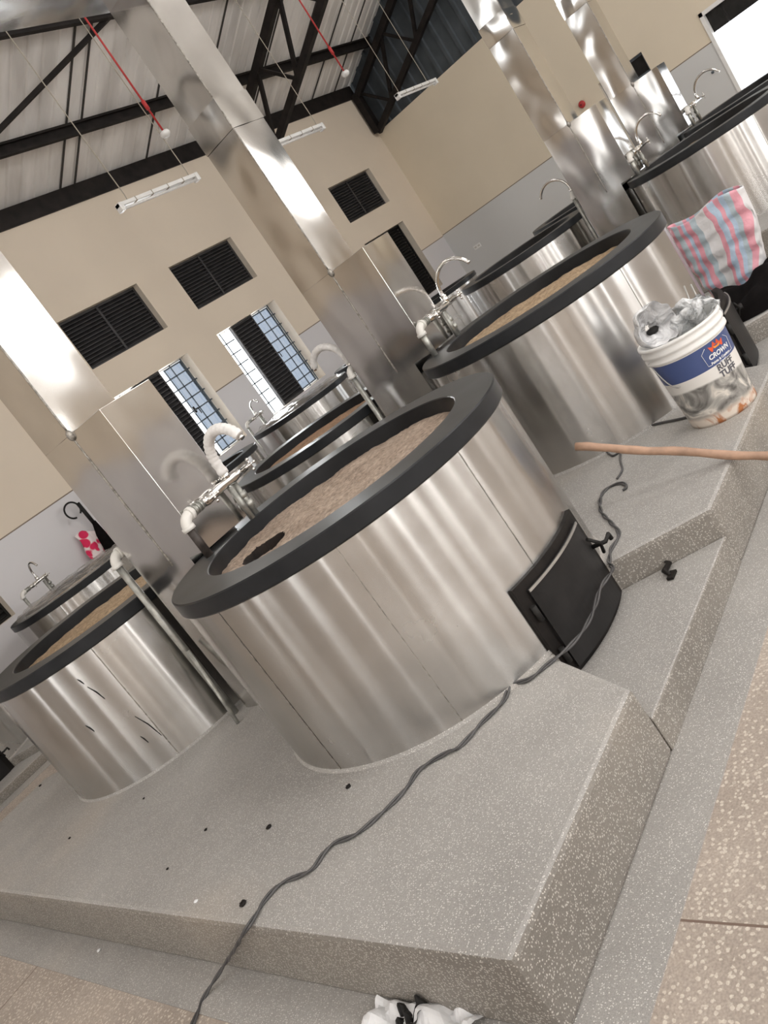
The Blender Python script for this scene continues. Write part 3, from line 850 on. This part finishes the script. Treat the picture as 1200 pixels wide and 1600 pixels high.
faucet((4.045, 3.04, 1.0), 'chrome swan-neck faucet behind the left end of the stove by the paint bucket', -1, .30, False, .805, 'galv', spoutx=.40, ext=.50)
faucet((8.19, 3.04, 1.0), 'chrome swan-neck faucet in front of the dark window on the east wall', -1, .30, False, .805, 'galv', spoutx=.42, ext=.52)
faucet((10.3, 3.04, 1.0), 'chrome faucet and spout beside the bright doorway, at the upper right', -1, .34, False, .805, 'galv', spoutx=.55, ext=.66)
faucet((1.955, 3.755, 1.0), 'galvanised standing pipe with a white elbow left of the nearest chimney, beside the left stove', 1, .26, False, .0, 'galv', second=False)
faucet((4.09, 3.735, 1.0), 'faucet with a white-wrapped spout at the left edge of the middle chimney', 1, .30, True, .0, 'galv', second=False, spoutx=.05, ext=.24)
faucet((8.33, 3.755, 1.0), 'chrome swan-neck faucet at the left edge of the chimney before the cream east wall', 1, .34, False, .0, 'galv', second=False, spoutx=.05, ext=.24)
for xx_, lb in ((3.75, 'small chrome faucet against grey tiles above the film-covered stove by the umbrella'),
                (7.80, 'small chrome faucet against grey tiles between the two gridded windows')):
    faucet((xx_, 9.35, .86), lb, -1, .22, False, -.10, 'galv', spoutx=.26, ext=.36)
# loose hanging pipes beside the left stove
mb = MB()
mb.tube([(1.99, 3.80, 0), (2.0, 3.80, .45), (1.985, 3.80, .93)], .009, 8)
o = mb.build('thin_pipe', M['blackpipe']); tag(o, 'thin dark pipe standing beside the galvanised pipe by the left stove', 'pipe')
mb = MB(); mb.tube([(1.86, 3.62, .004), (1.90, 3.67, .17), (1.935, 3.70, .42)], .010, 8)
o = mb.build('leaning_rod', M['galv']); tag(o, 'short grey rod leaning on the galvanised pipe at the foot of the left stove', 'rod')

# ------------------------------------------------------------------ hanging strip lights, detectors
def striplight(xa, xb, label, wires):
    y, z = 6.75, 3.44
    t = thing('strip_light', label, 'ceiling light', ((xa + xb) / 2, y, z), 'hanging fluorescent strip lights')
    MB().box(xa, xb, y - .035, y + .035, z - .005, z + .035).build('light_housing', M['white'], t, bevel=.004)
    for e in (xa, xb - .05): MB().box(e, e + .05, y - .04, y + .04, z - .05, z + .036).build('end_cap', M['white'], t, bevel=.004)
    MB().tube([(xa + .05, y, z - .028), (xb - .05, y, z - .028)], .014, 12).build('fluorescent_tube', M['foam'], t)
    c = MB()
    for i in range(1, 5): 
        q = xa + (xb - xa) * i / 5; c.box(q - .006, q + .006, y - .037, y + .037, z - .012, z + .037)
    c.build('retaining_clip', M['wire'], t)
    for wx in wires:
        MB().tube([(wx, y, z + .03), (wx + .01, y, z + .10), (wx - .0, y, z + .9), (wx - .01, y, roofz(y) - .1)], .0055, 6).build('hanging_wire', M['wire'], t)
striplight(5.95, 7.15, 'unlit white strip light hanging at the left, before the cream wall', (6.11, 7.05))
striplight(8.42, 9.64, 'unlit white strip light partly behind the middle chimney flue', (8.60, 9.55))
striplight(11.62, 12.84, 'unlit white strip light hanging before the dark cladding in the corner', (11.72, 12.6))
for xx_, lb in ((7.07, 'white smoke detector on a red drop conduit, left of the middle chimney'), (10.70, 'white smoke detector on a red drop conduit, right of the middle chimney')):
    t = thing('smoke_detector', lb, 'smoke detector', (xx_, 6.7, 3.93), 'smoke detectors on red conduits')
    MB().tube([(xx_, 6.7, 3.97), (xx_, 6.7, roofz(6.7) - .12)], .011, 10).build('drop_conduit', M['redpipe'], t)
    MB().tube([(xx_, 6.7, 4.24), (xx_, 6.7, 4.34)], .022, 10).build('conduit_coupler', M['redpipe'], t)
    MB().lathe([(.001, -.03), (.035, -.028), (.055, -.005), (.06, .015), (.045, .04), (.001, .045)], 24, (xx_, 6.7, 3.94)).build('detector_head', M['white'], t)

# ------------------------------------------------------------------ wall items
mb = MB(); mb.lathe([(.001, 0), (.05, -.006), (.065, -.03), (.055, -.06), (.02, -.075), (.001, -.078)], 28, (EAST_X, 6.12, 1.94), axis='x')
t = thing('alarm_bell', 'small round red alarm bell on the cream east wall', 'alarm bell', (EAST_X, 6.12, 1.94))
o = mb.build('bell_dome', M['redpipe'], t); MB().tube([(EAST_X - .075, 6.12, 1.94), (EAST_X - .085, 6.12, 1.94)], .012, 10).build('bell_screw', M['black'], t)
def socket(y, z, label):
    t = thing('wall_socket', label, 'socket', (EAST_X, y, z))
    MB().box(EAST_X - .012, EAST_X, y - .09, y + .09, z - .045, z + .045).build('socket_plate', M['white'], t, bevel=.004)
    for dy in (-.045, .045):
        s = MB(); s.box(EAST_X - .016, EAST_X - .011, y + dy - .02, y + dy - .008, z - .015, z + .015); s.box(EAST_X - .016, EAST_X - .011, y + dy + .008, y + dy + .02, z - .015, z + .015)
        s.build('socket_switch', M['wire'], t)
socket(9.43, .91, 'white double socket plate on the grey-tiled east wall near the corner')
mb = MB(); mb.lathe([(.001, 0), (.022, -.004), (.022, -.03), (.001, -.034)], 16, (EAST_X, 4.05, 1.1), axis='x')
tag(mb.build('wall_button', M['jamb']), 'small grey button on the tiled wall just left of the bright doorway', 'button')
# umbrella leaning at the north wall and pink cloth
UX, UY = 5.2, 9.88
t = thing('folded_umbrella', 'folded black umbrella with a hooked loop handle against the grey tiles, left', 'umbrella', (UX, UY, .62))
MB().tube([(UX + .06, UY - .02, 1.02), (UX + .045, UY, .85), (UX + .02, UY, .55), (UX, UY, .35)], [.025, .06, .085, .03], 12).build('umbrella_canopy', M['blackcloth'], t)
MB().tube([(UX + .06, UY, 1.0), (UX + .055, UY, 1.32)], .026, 10).build('umbrella_shaft', M['black'], t)
MB().tube(arc((UX - .06, UY, 1.28), .105, -PI * .3, PI * 1.45, 24, (1, 0, 0), (0, 0, 1)), .012, 8).build('loop_handle', M['black'], t)
mb = MB(); n1, n2 = 18, 22; vs = []
for i in range(n1 + 1):
    for j in range(n2 + 1):
        u, v_ = i / n1, j / n2
        vs.append((4.95 + .46 * u + .03 * math.sin(v_ * 9), 9.94 - .04 * math.sin(u * 9 + v_ * 3) ** 2 - .01, .42 + .58 * v_ - .12 * u + .04 * math.sin(u * 7)))
mb.add(vs, [(i * (n2 + 1) + j, (i + 1) * (n2 + 1) + j, (i + 1) * (n2 + 1) + j + 1, i * (n2 + 1) + j + 1) for i in range(n1) for j in range(n2)], 0, True)
def floral():
    m, t_, b_ = nt('pink_white_floral'); co = coords(t_)
    n_ = N(t_, 'ShaderNodeTexVoronoi'); n_.inputs['Scale'].default_value = 9; L(t_, co, n_.inputs['Vector'])
    L(t_, ramp(t_, n_.outputs['Distance'], [(.52, (.72, .02, .10)), (.62, (.85, .75, .74))]), b_.inputs['Base Color']); b_.inputs['Roughness'].default_value = .8
    return m
tag(mb.build('floral_cloth', floral()), 'pink and white floral cloth hanging behind the black umbrella', 'cloth')

# ------------------------------------------------------------------ paint bucket
BX, BY = 3.575, 1.505; BH = .47
t = thing('paint_bucket', 'white paint bucket with a blue band and grey smeared lower part, beside a stove', 'bucket', (BX, BY, 0))
def bmat():
    m, t_, b_ = nt('bucket_shell')
    co = coords(t_); x_ = N(t_, 'ShaderNodeSeparateXYZ'); L(t_, co, x_.inputs[0])
    n_ = N(t_, 'ShaderNodeTexNoise'); n_.inputs['Scale'].default_value = 6; n_.inputs['Detail'].default_value = 6; n_.inputs['Distortion'].default_value = 2.5; L(t_, co, n_.inputs['Vector'])
    smear = ramp(t_, n_.outputs[0], [(.35, (.10, .095, .09)), (.5, (.34, .33, .31)), (.62, (.70, .66, .60)), (.72, (.30, .28, .26))])
    rust = ramp(t_, n_.outputs[0], [(.45, (.70, .62, .54)), (.58, (.42, .16, .06))])
    f1 = ramp(t_, x_.outputs[2], [(.040, (0, 0, 0)), (.065, (1, 1, 1))])
    low = mixc(t_, f1, rust, smear)
    # label edge, diagonal like the worn one
    a_ = N(t_, 'ShaderNodeMath', operation='MULTIPLY_ADD'); L(t_, x_.outputs[0], a_.inputs[0]); a_.inputs[1].default_value = .15; L(t_, x_.outputs[2], a_.inputs[2])
    white = (.74, .72, .69)
    f2 = ramp(t_, a_.outputs[0], [(.178, (0, 0, 0)), (.186, (1, 1, 1))])
    c = mixc(t_, f2, low, white)
    k1 = N(t_, 'ShaderNodeMath', operation='GREATER_THAN'); L(t_, x_.outputs[2], k1.inputs[0]); k1.inputs[1].default_value = .262
    k2 = N(t_, 'ShaderNodeMath', operation='LESS_THAN'); L(t_, x_.outputs[2], k2.inputs[0]); k2.inputs[1].default_value = .372
    k3 = N(t_, 'ShaderNodeMath', operation='MULTIPLY'); L(t_, k1.outputs[0], k3.inputs[0]); L(t_, k2.outputs[0], k3.inputs[1])
    c = mixc(t_, k3.outputs[0], c, (.055, .085, .22))
    L(t_, c, b_.inputs['Base Color']); b_.inputs['Roughness'].default_value = .35
    return m
def BR(z): return .163 + .030 * z / BH
MB().lathe([(.001, .004), (BR(0) - .008, .004), (BR(0), .0), (BR(.01), .015), (BR(.38), .38)], 64, (BX, BY, 0)).build('bucket_shell', bmat(), t)
MB().lathe([(BR(.38), .378), (BR(.38) + .014, .384), (BR(.38) + .014, .396), (BR(.4) + .003, .402), (BR(.4) + .003, .415), (BR(.42) + .013, .420), (BR(.42) + .013, .432),
            (BR(.44) + .003, .438), (BR(.45) + .003, .452), (BR(.46) + .012, .458), (BR(.47) + .010, .47), (BR(.47) - .004, .47), (BR(.45) - .006, .44), (BR(.1) - .008, .1), (.001, .1)], 64, (BX, BY, 0)).build('bucket_rim', M['white'], t)
dirc = math.atan2(-BY, -BX)
ha = dirc - PI / 2 - .15
hp = []
for i in range(17):
    a_ = ha + PI * i / 16
    drop = .10 * math.sin(PI * i / 16)
    rr_ = BR(.36) + .018
    hp.append((BX + rr_ * math.cos(a_ - .0) , BY + rr_ * math.sin(a_), .39 - .0))
# wire handle hanging on the left side of the bucket
hl = []
aL = dirc - 1.25
for i in range(13):
    u = i / 12; a_ = aL + .62 * u
    hl.append((BX + (BR(.3) + .014) * math.cos(a_), BY + (BR(.3) + .014) * math.sin(a_), .40 - .15 * math.sin(PI * min(1, u * 1.0) * .52)))
MB().tube(hl, .0035, 8).build('wire_handle', M['trimlight'], t)
# printed label: letters bent around the shell
def bent_text(txt, size, ang, z, mat, name, parent, rc=BX, extrude=.0006, shear=0):
    cu = bpy.data.curves.new('txt', 'FONT'); cu.body = txt; cu.size = size; cu.align_x = 'CENTER'; cu.align_y = 'CENTER'; cu.extrude = 0.0004; cu.offset = size * .03
    cu.shear = shear
    ob = bpy.data.objects.new('txt', cu); C.objects.link(ob)
    bpy.context.view_layer.update()
    me = bpy.data.meshes.new_from_object(ob.evaluated_get(bpy.context.evaluated_depsgraph_get()))
    bpy.data.objects.remove(ob)
    off = parent.location
    for v in me.vertices:
        x_, y_, z_ = v.co
        zz = z + y_; r_ = BR(zz) + .0016 + z_
        a_ = ang + x_ / BR(zz)
        v.co = (BX + r_ * math.cos(a_) - off.x, BY + r_ * math.sin(a_) - off.y, zz - off.z)
    me.materials.clear(); me.materials.append(mat)
    o_ = bpy.data.objects.new(name, me); C.objects.link(o_); o_.parent = parent
    return o_
la = dirc + .62
M['ink'] = simple('grey_ink', (.10, .10, .12), .5); M['inkred'] = simple('red_ink', (.75, .10, .03), .5, 0, .2); M['inkorange'] = simple('orange_ink', (.85, .30, .05), .5)
M['inkwhite'] = simple('white_ink', (.85, .85, .86), .5)
bent_text('RUFF', .042, la, .243, M['ink'], 'printed_words', t)
bent_text('TUFF', .042, la, .207, M['ink'], 'printed_words', t)
bent_text('CROWN', .031, la, .306, M['inkwhite'], 'printed_words', t, shear=.2)
bent_text('Paints & Coatings', .016, la - .02, .278, M['inkwhite'], 'printed_words', t)
def patch(poly, ang, z, mat, name):
    mb_ = MB(); pts = []
    for x_, y_ in poly:
        zz = z + y_; r_ = BR(zz) + .0012
        pts.append((BX + r_ * math.cos(ang + x_ / BR(zz)), BY + r_ * math.sin(ang + x_ / BR(zz)), zz))
    mb_.add(pts, [tuple(range(len(pts)))]); return mb_.build(name, mat, t)
patch([(-.035, .0), (.035, .0), (.045, .030), (.025, .020), (.012, .042), (0, .022), (-.012, .042), (-.025, .020), (-.045, .030)], la, .325, M['inkred'], 'crown_emblem')
patch([(-.015, .004), (.015, .004), (.02, .016), (0, .012), (-.02, .016)], la, .328, M['inkorange'], 'emblem_flame')
fb = MB()
for p0, p1 in (((-.085, .345), (-.075, .285)), ((-.075, .285), (.075, .262)), ((.075, .262), (.088, .350))):
    pass
fr = []
for x_, z_ in ((-.06, .358), (-.085, .338), (-.078, .275), (0, .263), (.078, .275), (.085, .338), (.06, .358)):
    r_ = BR(z_) + .002; fr.append((BX + r_ * math.cos(la + x_ / r_), BY + r_ * math.sin(la + x_ / r_), z_))
fb.tube(fr, .0012, 5); fb.build('emblem_outline', M['inkwhite'], t)

# plastic bags stuffed in the bucket
def blob(name, c, rad, mat, label, seedv, amp=.25, sc=(1, 1, 1), cat='plastic bag', n1=40, n2=28, hole=None):
    mb_ = MB(); vs = []
    for i in range(n2 + 1):
        th = PI * i / n2
        for k_ in range(n1):
            ph = 2 * PI * k_ / n1
            d = Vector((math.sin(th) * math.cos(ph), math.sin(th) * math.sin(ph), math.cos(th)))
            r_ = rad * (1 + amp * noise.noise(d * 2.2 + Vector((seedv, 0, 0))) + amp * .5 * abs(noise.noise(d * 6 + Vector((0, seedv, 0)))))
            if hole:
                q = d.dot(hole); 
                if q > .72: r_ *= 1 - .75 * min(1, (q - .72) / .16)
            vs.append((c[0] + d.x * r_ * sc[0], c[1] + d.y * r_ * sc[1], c[2] + d.z * r_ * sc[2]))
    fs = [(i * n1 + k_, (i + 1) * n1 + k_, (i + 1) * n1 + (k_ + 1) % n1, i * n1 + (k_ + 1) % n1) for i in range(n2) for k_ in range(n1)]
    mb_.add(vs, fs, 0, True)
    o_ = mb_.build(name, mat); return tag(o_, label, cat)
tocam = Vector((-BX, -BY, 1.3 - .5)).normalized()
left = Vector((-.40, .92, 0))
# an open, crumpled bag mouth: a lopsided sleeve whose opening faces the camera
def open_bag(c, axis, rad, depth, mat, label, seedv):
    ax = Vector(axis).normalized(); u = ax.cross(Vector((0, 0, 1))).normalized(); v = u.cross(ax).normalized()
    mb_ = MB(); n1, prof = 48, []
    # outside from the back to the mouth, then back down inside
    for i in range(15):
        q = i / 14; prof.append((rad * math.sin(PI * (.04 + .50 * q ** .8)) * (1 - .10 * q), -depth * (1 - q)))
    for i in range(1, 9):
        q = i / 8; prof.append((rad * .9 * (1 - .80 * q ** 1.3), -depth * .75 * q))
    vs = []
    for i, (r_, a_) in enumerate(prof):
        for k_ in range(n1):
            ph = 2 * PI * k_ / n1
            d = Vector((math.cos(ph), math.sin(ph), a_ * 7))
            rr_ = r_ * (1 + .22 * noise.noise(d * 1.3 + Vector((seedv, 0, 0))) + .10 * noise.noise(d * 3.5 + Vector((0, seedv, 0))))
            aa_ = a_ + .03 * noise.noise(Vector((math.cos(ph) * 1.6, math.sin(ph) * 1.6, seedv)))
            vs.append(Vector(c) + u * (rr_ * math.cos(ph)) + v * (rr_ * math.sin(ph)) + ax * aa_)
    mb_.add(vs, [(i * n1 + k_, i * n1 + (k_ + 1) % n1, (i + 1) * n1 + (k_ + 1) % n1, (i + 1) * n1 + k_) for i in range(len(prof) - 1) for k_ in range(n1)], 0, True)
    r = thing('plastic_bag', label, 'plastic bag', tuple(c))
    mb_.build('bag_film', mat, r)
    k = MB(); k.sphere(tuple(Vector(c) - ax * (depth * .62) - Vector((0, 0, .02))), rad * .36, 7, 4, 0, (1, .8, .45)); k.build('dark_contents', M['black'], r)
    return r
t.scale = (.93, .93, .93)
open_bag((BX - .075, BY + .035, .505), (-.62, -.62, .10), .105, .13, M['crinkle_white'], 'crumpled white plastic bag with a dark open mouth, on the left of the paint bucket', 3.1)
blob('plastic_bag', (BX + .065, BY - .06, .42), .108, M['crinkle_clear'], 'crumpled clear plastic bag inside the right half of the paint bucket', 8.4, .35, (1, 1, .8))
mb = MB(); mb.tube([(BX + .11, BY - .06, .43), (BX + .15, BY - .05, .50), (BX + .17, BY - .05, .555)], .004, 6); mb.tube([(BX + .13, BY - .09, .43), (BX + .16, BY - .08, .50), (BX + .18, BY - .075, .545)], .004, 6)
tag(mb.build('wire_offcut', M['trimlight']), 'pair of thin pale wires sticking up out of the paint bucket', 'wire')

# ------------------------------------------------------------------ stick
mb = MB(); P0 = Vector((3.005, 1.325, .020)); P1 = Vector((2.945, 1.862, .311))
dv = (P1 - P0); a_ = P1; end = P0 - dv * 0.93
pts = [P1 + (end - P1) * (i / 24) + Vector((0, 0, .004 * math.sin(i * .9) + .003 * noise.noise(Vector((i * .7, 0, 0))))) for i in range(25)]
mb.tube(pts, [.0175 + .0012 * math.sin(i * 1.7) for i in range(25)], 12)
tag(mb.build('wooden_stick', M['wood']), 'long brown wooden stick propped over the platform edge', 'stick')

# ------------------------------------------------------------------ cable
def ray(px, py):
    d = Rm.to_3x3() @ Vector((px - 600, -(py - 800), -1301)); return d.normalized()
def onz(px, py, z):
    d = ray(px, py); t_ = (z - CAM_H) / d.z; return Vector((d.x * t_, d.y * t_, z))
def ony(px, py, Y):
    d = ray(px, py); t_ = Y / d.y; return Vector((d.x * t_, Y, CAM_H + d.z * t_))
cp = [(.35, 2.1, -.243)]
for q in ((302, 1597), (320, 1556), (345, 1515)): cp.append(tuple(onz(*q, -.241)))
cp[0] = tuple(Vector(cp[1]) + (Vector(cp[1]) - Vector(cp[2])) * 2)
def onx(px, py, X):
    d = ray(px, py); t_ = X / d.x; return (X, d.y * t_, CAM_H + d.z * t_)
cp = [c for c in cp[:3]]
cp.append(onx(352, 1506, .80)); cp.append(onx(367, 1483, .805)); cp.append(onx(383, 1455, .812)); cp.append(tuple(onz(398, 1432, .008)))
for q in ((415, 1405), (440, 1380), (485, 1360), (505, 1334), (523, 1317), (557, 1303), (590, 1276), (617, 1251), (638, 1227), (657, 1201), (698, 1176), (719, 1166), (751, 1131),
          (786, 1096), (798, 1071), (827, 1061), (857, 1037), (889, 1011)): cp.append(tuple(onz(*q, .007)))
for q in ((915, 979), (930, 946), (938, 919), (957, 890)): cp.append(tuple(ony(*q, 1.625)))
for q in ((952, 880), (954, 860), (967, 834), (953, 815), (939, 799), (938, 778), (950, 762), (971, 755), (979, 761), (973, 766)): cp.append(tuple(onz(*q, .006)))
def smooth(pts, n=6):
    P_ = [Vector(p) for p in pts]; out = []
    for i in range(len(P_) - 1):
        p0 = P_[max(0, i - 1)]; p1 = P_[i]; p2 = P_[i + 1]; p3 = P_[min(len(P_) - 1, i + 2)]
        for k_ in range(n):
            t_ = k_ / n
            out.append(.5 * ((2 * p1) + (-p0 + p2) * t_ + (2 * p0 - 5 * p1 + 4 * p2 - p3) * t_ ** 2 + (-p0 + 3 * p1 - 3 * p2 + p3) * t_ ** 3))
    out.append(P_[-1]); return out
cs = smooth(cp, 8)
t = thing('twisted_cable', 'dark twisted two-core cable snaking over the platform and across the firebox door', 'cable', tuple(cs[60]))
for ph in (0, PI):
    pts = []; s_ = 0
    for i, p in enumerate(cs):
        if i: s_ += (p - cs[i - 1]).length
        d = (cs[min(i + 1, len(cs) - 1)] - cs[max(i - 1, 0)]).normalized()
        sd = d.cross(Vector((0, 0, 1)))
        if sd.length < .05: sd = Vector((0, 1, 0))
        sd.normalize(); up = sd.cross(d)
        A = s_ * 30 + ph
        pts.append(p + sd * (.0055 * math.cos(A)) + up * (.0035 * math.sin(A)))
    MB().tube(pts, .0042, 7).build('cable_core', M['cord'], t)
cp = [tuple(onz(*q, .006)) for q in ((945, 704), (957, 712), (968, 707), (969, 720), (972, 734), (964, 748))]
mb = MB(); mb.tube(smooth(cp, 6), .005, 7); tag(mb.build('cable_end', M['cord']), 'short dark loop of cable lying under the stick by the platform edge', 'cable')
cp = [tuple(onz(*q, .006)) for q in ((942, 699), (956, 691), (990, 677), (1020, 664), (1061, 655), (1078, 650), (1092, 640), (1102, 634))]
mb = MB(); mb.tube(smooth(cp, 6), .007, 8); tag(mb.build('black_cable', M['cord']), 'black cable curving along the foot of the stove to the paint bucket', 'cable')

# ------------------------------------------------------------------ striped woven bag
def stripes():
    m, t_, b_ = nt('striped_woven_plastic')
    tc = N(t_, 'ShaderNodeUVMap'); sp = N(t_, 'ShaderNodeSeparateXYZ'); L(t_, tc.outputs[0], sp.inputs[0])
    r_ = N(t_, 'ShaderNodeValToRGB'); r_.color_ramp.interpolation = 'CONSTANT'
    e = r_.color_ramp.elements
    pk, bl, wh, gr = (.70, .32, .38), (.42, .53, .66), (.68, .67, .68), (.42, .50, .55)
    seq = [(0, pk), (.07, gr), (.14, pk), (.19, bl), (.24, pk), (.32, gr), (.40, wh), (.54, pk), (.60, bl), (.68, pk), (.74, bl), (.80, gr), (.86, pk), (.95, wh)]
    while len(e) < len(seq): e.new(.5)
    for x_, (p, c) in zip(e, seq): x_.position = p; x_.color = (*c, 1)
    L(t_, sp.outputs[0], r_.inputs[0])
    n_ = N(t_, 'ShaderNodeTexNoise'); n_.inputs['Scale'].default_value = 5.; n_.inputs['Detail'].default_value = 5; L(t_, coords(t_), n_.inputs['Vector'])
    L(t_, r_.outputs[0], b_.inputs['Base Color']); b_.inputs['Roughness'].default_value = .4
    bump(t_, b_, n_.outputs[0], 1., .04); return m
def woven_bag():
    cx, cy = 5.42, 1.80; H_ = .60
    import math as m_
    ax = Vector((.0, -1, 0)); pts = []; n1, n2 = 72, 40
    me = bpy.data.meshes.new('woven_bag'); vs = []; uv = []
    for j in range(n2 + 1):
        v_ = j / n2
        for k_ in range(n1):
            a_ = 2 * PI * k_ / n1
            hx = .245 * (.66 + .34 * min(1, v_ * 1.5))
            hd = .10 * (1 - .25 * v_)
            ca, sa = math.cos(a_), math.sin(a_)
            px_ = math.copysign(abs(ca) ** .75, ca) * hx
            py_ = math.copysign(abs(sa) ** .8, sa) * hd
            wr = .020 * noise.noise(Vector((px_ * 9, v_ * 6, sa * 2))) + .045 * noise.noise(Vector((px_ * 6 + v_ * 5, v_ * 9 - px_ * 5, 3))) * (1.3 - v_)
            topw = .02 * math.sin(px_ * 14)
            p = Vector((cx + py_ + (wr if abs(sa) > .2 else 0), cy - px_ - .03 * v_, v_ * (H_ + topw)))
            vs.append(p); uv.append((.5 + .5 * px_ / hx + .02 * math.sin(v_ * 7) + .03 * noise.noise(Vector((px_ * 9, v_ * 7, 1))), v_))
    fs = [(j * n1 + k_, j * n1 + (k_ + 1) % n1, (j + 1) * n1 + (k_ + 1) % n1, (j + 1) * n1 + k_) for j in range(n2) for k_ in range(n1)]
    fs.append(tuple(reversed(range(n1))))
    me.from_pydata([p - Vector((cx, cy, 0)) for p in vs], [], fs)
    ul = me.uv_layers.new(name='UVMap')
    for poly in me.polygons:
        poly.use_smooth = True
        for li in poly.loop_indices: ul.data[li].uv = uv[me.loops[li].vertex_index]
    me.materials.append(stripes())
    o_ = bpy.data.objects.new('woven_bag', me); C.objects.link(o_); o_.location = (cx, cy, 0)
    sm_ = o_.modifiers.new('thick', 'SOLIDIFY'); sm_.thickness = .004
    tag(o_, 'pink, blue and white striped woven plastic bag standing at the right', 'bag')
woven_bag()

# black cloth heap
def heap(name, outline, z0, height, mat, label, cat, seedv):
    cx = sum(p[0] for p in outline) / len(outline); cy = sum(p[1] for p in outline) / len(outline)
    mb_ = MB(); nr_ = 14; na_ = 60; vs = []
    ol = smooth([(*p, 0) for p in outline] + [(*outline[0], 0)], 12)
    L_ = len(ol)
    for i in range(nr_ + 1):
        for k_ in range(na_):
            p = ol[int(k_ * (L_ - 1) / na_)]; f_ = i / nr_
            x_, y_ = cx + (p.x - cx) * f_, cy + (p.y - cy) * f_
            hh = height * (1 - f_ ** 3) ** .6 * (.75 + .6 * noise.noise(Vector((x_ * 5, y_ * 5, seedv)))) + .03 * noise.noise(Vector((x_ * 14, y_ * 14, seedv))) * (1 - f_)
            vs.append((x_, y_, z0 + max(.003, hh)))
    mb_.add(vs, [(i * na_ + k_, i * na_ + (k_ + 1) % na_, (i + 1) * na_ + (k_ + 1) % na_, (i + 1) * na_ + k_) for i in range(nr_) for k_ in range(na_)], 0, True)
    o_ = mb_.build(name, mat); return tag(o_, label, cat)
heap('black_cloth', [(4.80, 1.68), (4.84, 1.54), (5.0, 1.44), (5.3, 1.38), (5.5, 1.42), (5.6, 1.6), (5.42, 1.74), (5.25, 1.92), (5.08, 1.90), (4.93, 1.80)], 0, .20, M['blackcloth'],
     'heap of black clothing on the platform in front of the striped bag', 'clothing', 2.2)
# plastic scraps at the lower edge
cen = onz(655, 1612, FZ)
def crumple(name, px, py, s, mat, label, seedv, h_=.06):
    c_ = onz(px, py, FZ)
    mb_ = MB(); n_ = 16; vs = []
    for i in range(n_ + 1):
        for j in range(n_ + 1):
            u, v_ = (i / n_ - .5) * 2, (j / n_ - .5) * 2
            vs.append((c_.x + u * s, c_.y + v_ * s * 1.1, FZ + .012 + h_ * abs(noise.noise(Vector((u * 1.2, v_ * 1.2, seedv)))) + .006 * abs(noise.noise(Vector((u * 6, v_ * 6, seedv))))))
    mb_.add(vs, [(i * (n_ + 1) + j, (i + 1) * (n_ + 1) + j, (i + 1) * (n_ + 1) + j + 1, i * (n_ + 1) + j + 1) for i in range(n_) for j in range(n_)])
    return tag(mb_.build(name, mat), label, 'plastic scrap')
crumple('plastic_scrap', 610, 1616, .075, M['bagwhite'], 'torn white plastic scrap at the bottom edge, left of the black scrap', 1.3)
crumple('plastic_scrap', 652, 1606, .045, M['black'], 'crumpled black plastic scrap at the bottom edge', 4.4, .09)
crumple('plastic_scrap', 700, 1628, .085, M['bagwhite'], 'torn white plastic scrap at the bottom edge, right of the black scrap', 7.7)
# small debris
def crumb(px, py, z, r_, mat, label, name='debris_flake', sc=(1, 1, .5)):
    c_ = onz(px, py, z)
    o_ = blob(name, (c_.x, c_.y, z + r_ * .4), r_, mat, label, px * .1, .5, sc, 'debris', 10, 6)
    o_['group'] = 'crumbs scattered on the platform'
for px, py, r_, mt, lb in ((545, 1230, .010, 'iron', 'dark crumb just below the foot of the nearest stove'), (421, 1293, .011, 'iron', 'dark crumb left of the cable bend in mid platform'),
                           (381, 1413, .013, 'iron', 'dark round crumb near the platform edge, left of the cable'), (322, 1297, .007, 'iron', 'tiny dark crumb on the platform between the stoves'),
                           (262, 1358, .006, 'iron', 'tiny dark crumb in the left half of the platform'), (307, 1409, .008, 'bagwhite', 'small white crumb near the platform edge'),
                           (63, 1228, .009, 'iron', 'dark crumb at the far left beyond the left stove'), (109, 1310, .007, 'iron', 'tiny dark crumb on the platform at the left'),
                           (225, 1248, .006, 'iron', 'tiny dark crumb beside the left stove')):
    crumb(px, py, 0, r_, M[mt], lb)
crumb(155, 1486, FZ + .005, .009, M['bagwhite'], 'small white flake on the border strip below the platform')
c_ = onz(1038, 905, -.12)
mb = MB(); mb.tube([(c_.x + .10, c_.y + .02, -.105), (c_.x + .07, c_.y - .01, -.10), (c_.x + .03, c_.y, -.105), (c_.x, c_.y - .03, -.11)], [.005, .010, .012, .006], 8)
mb.box(c_.x - .02, c_.x + .03, c_.y - .045, c_.y - .02, -.118, -.108)
tag(mb.build('black_bracket', M['iron']), 'small black metal offcut lying in the firebox recess', 'metal offcut')
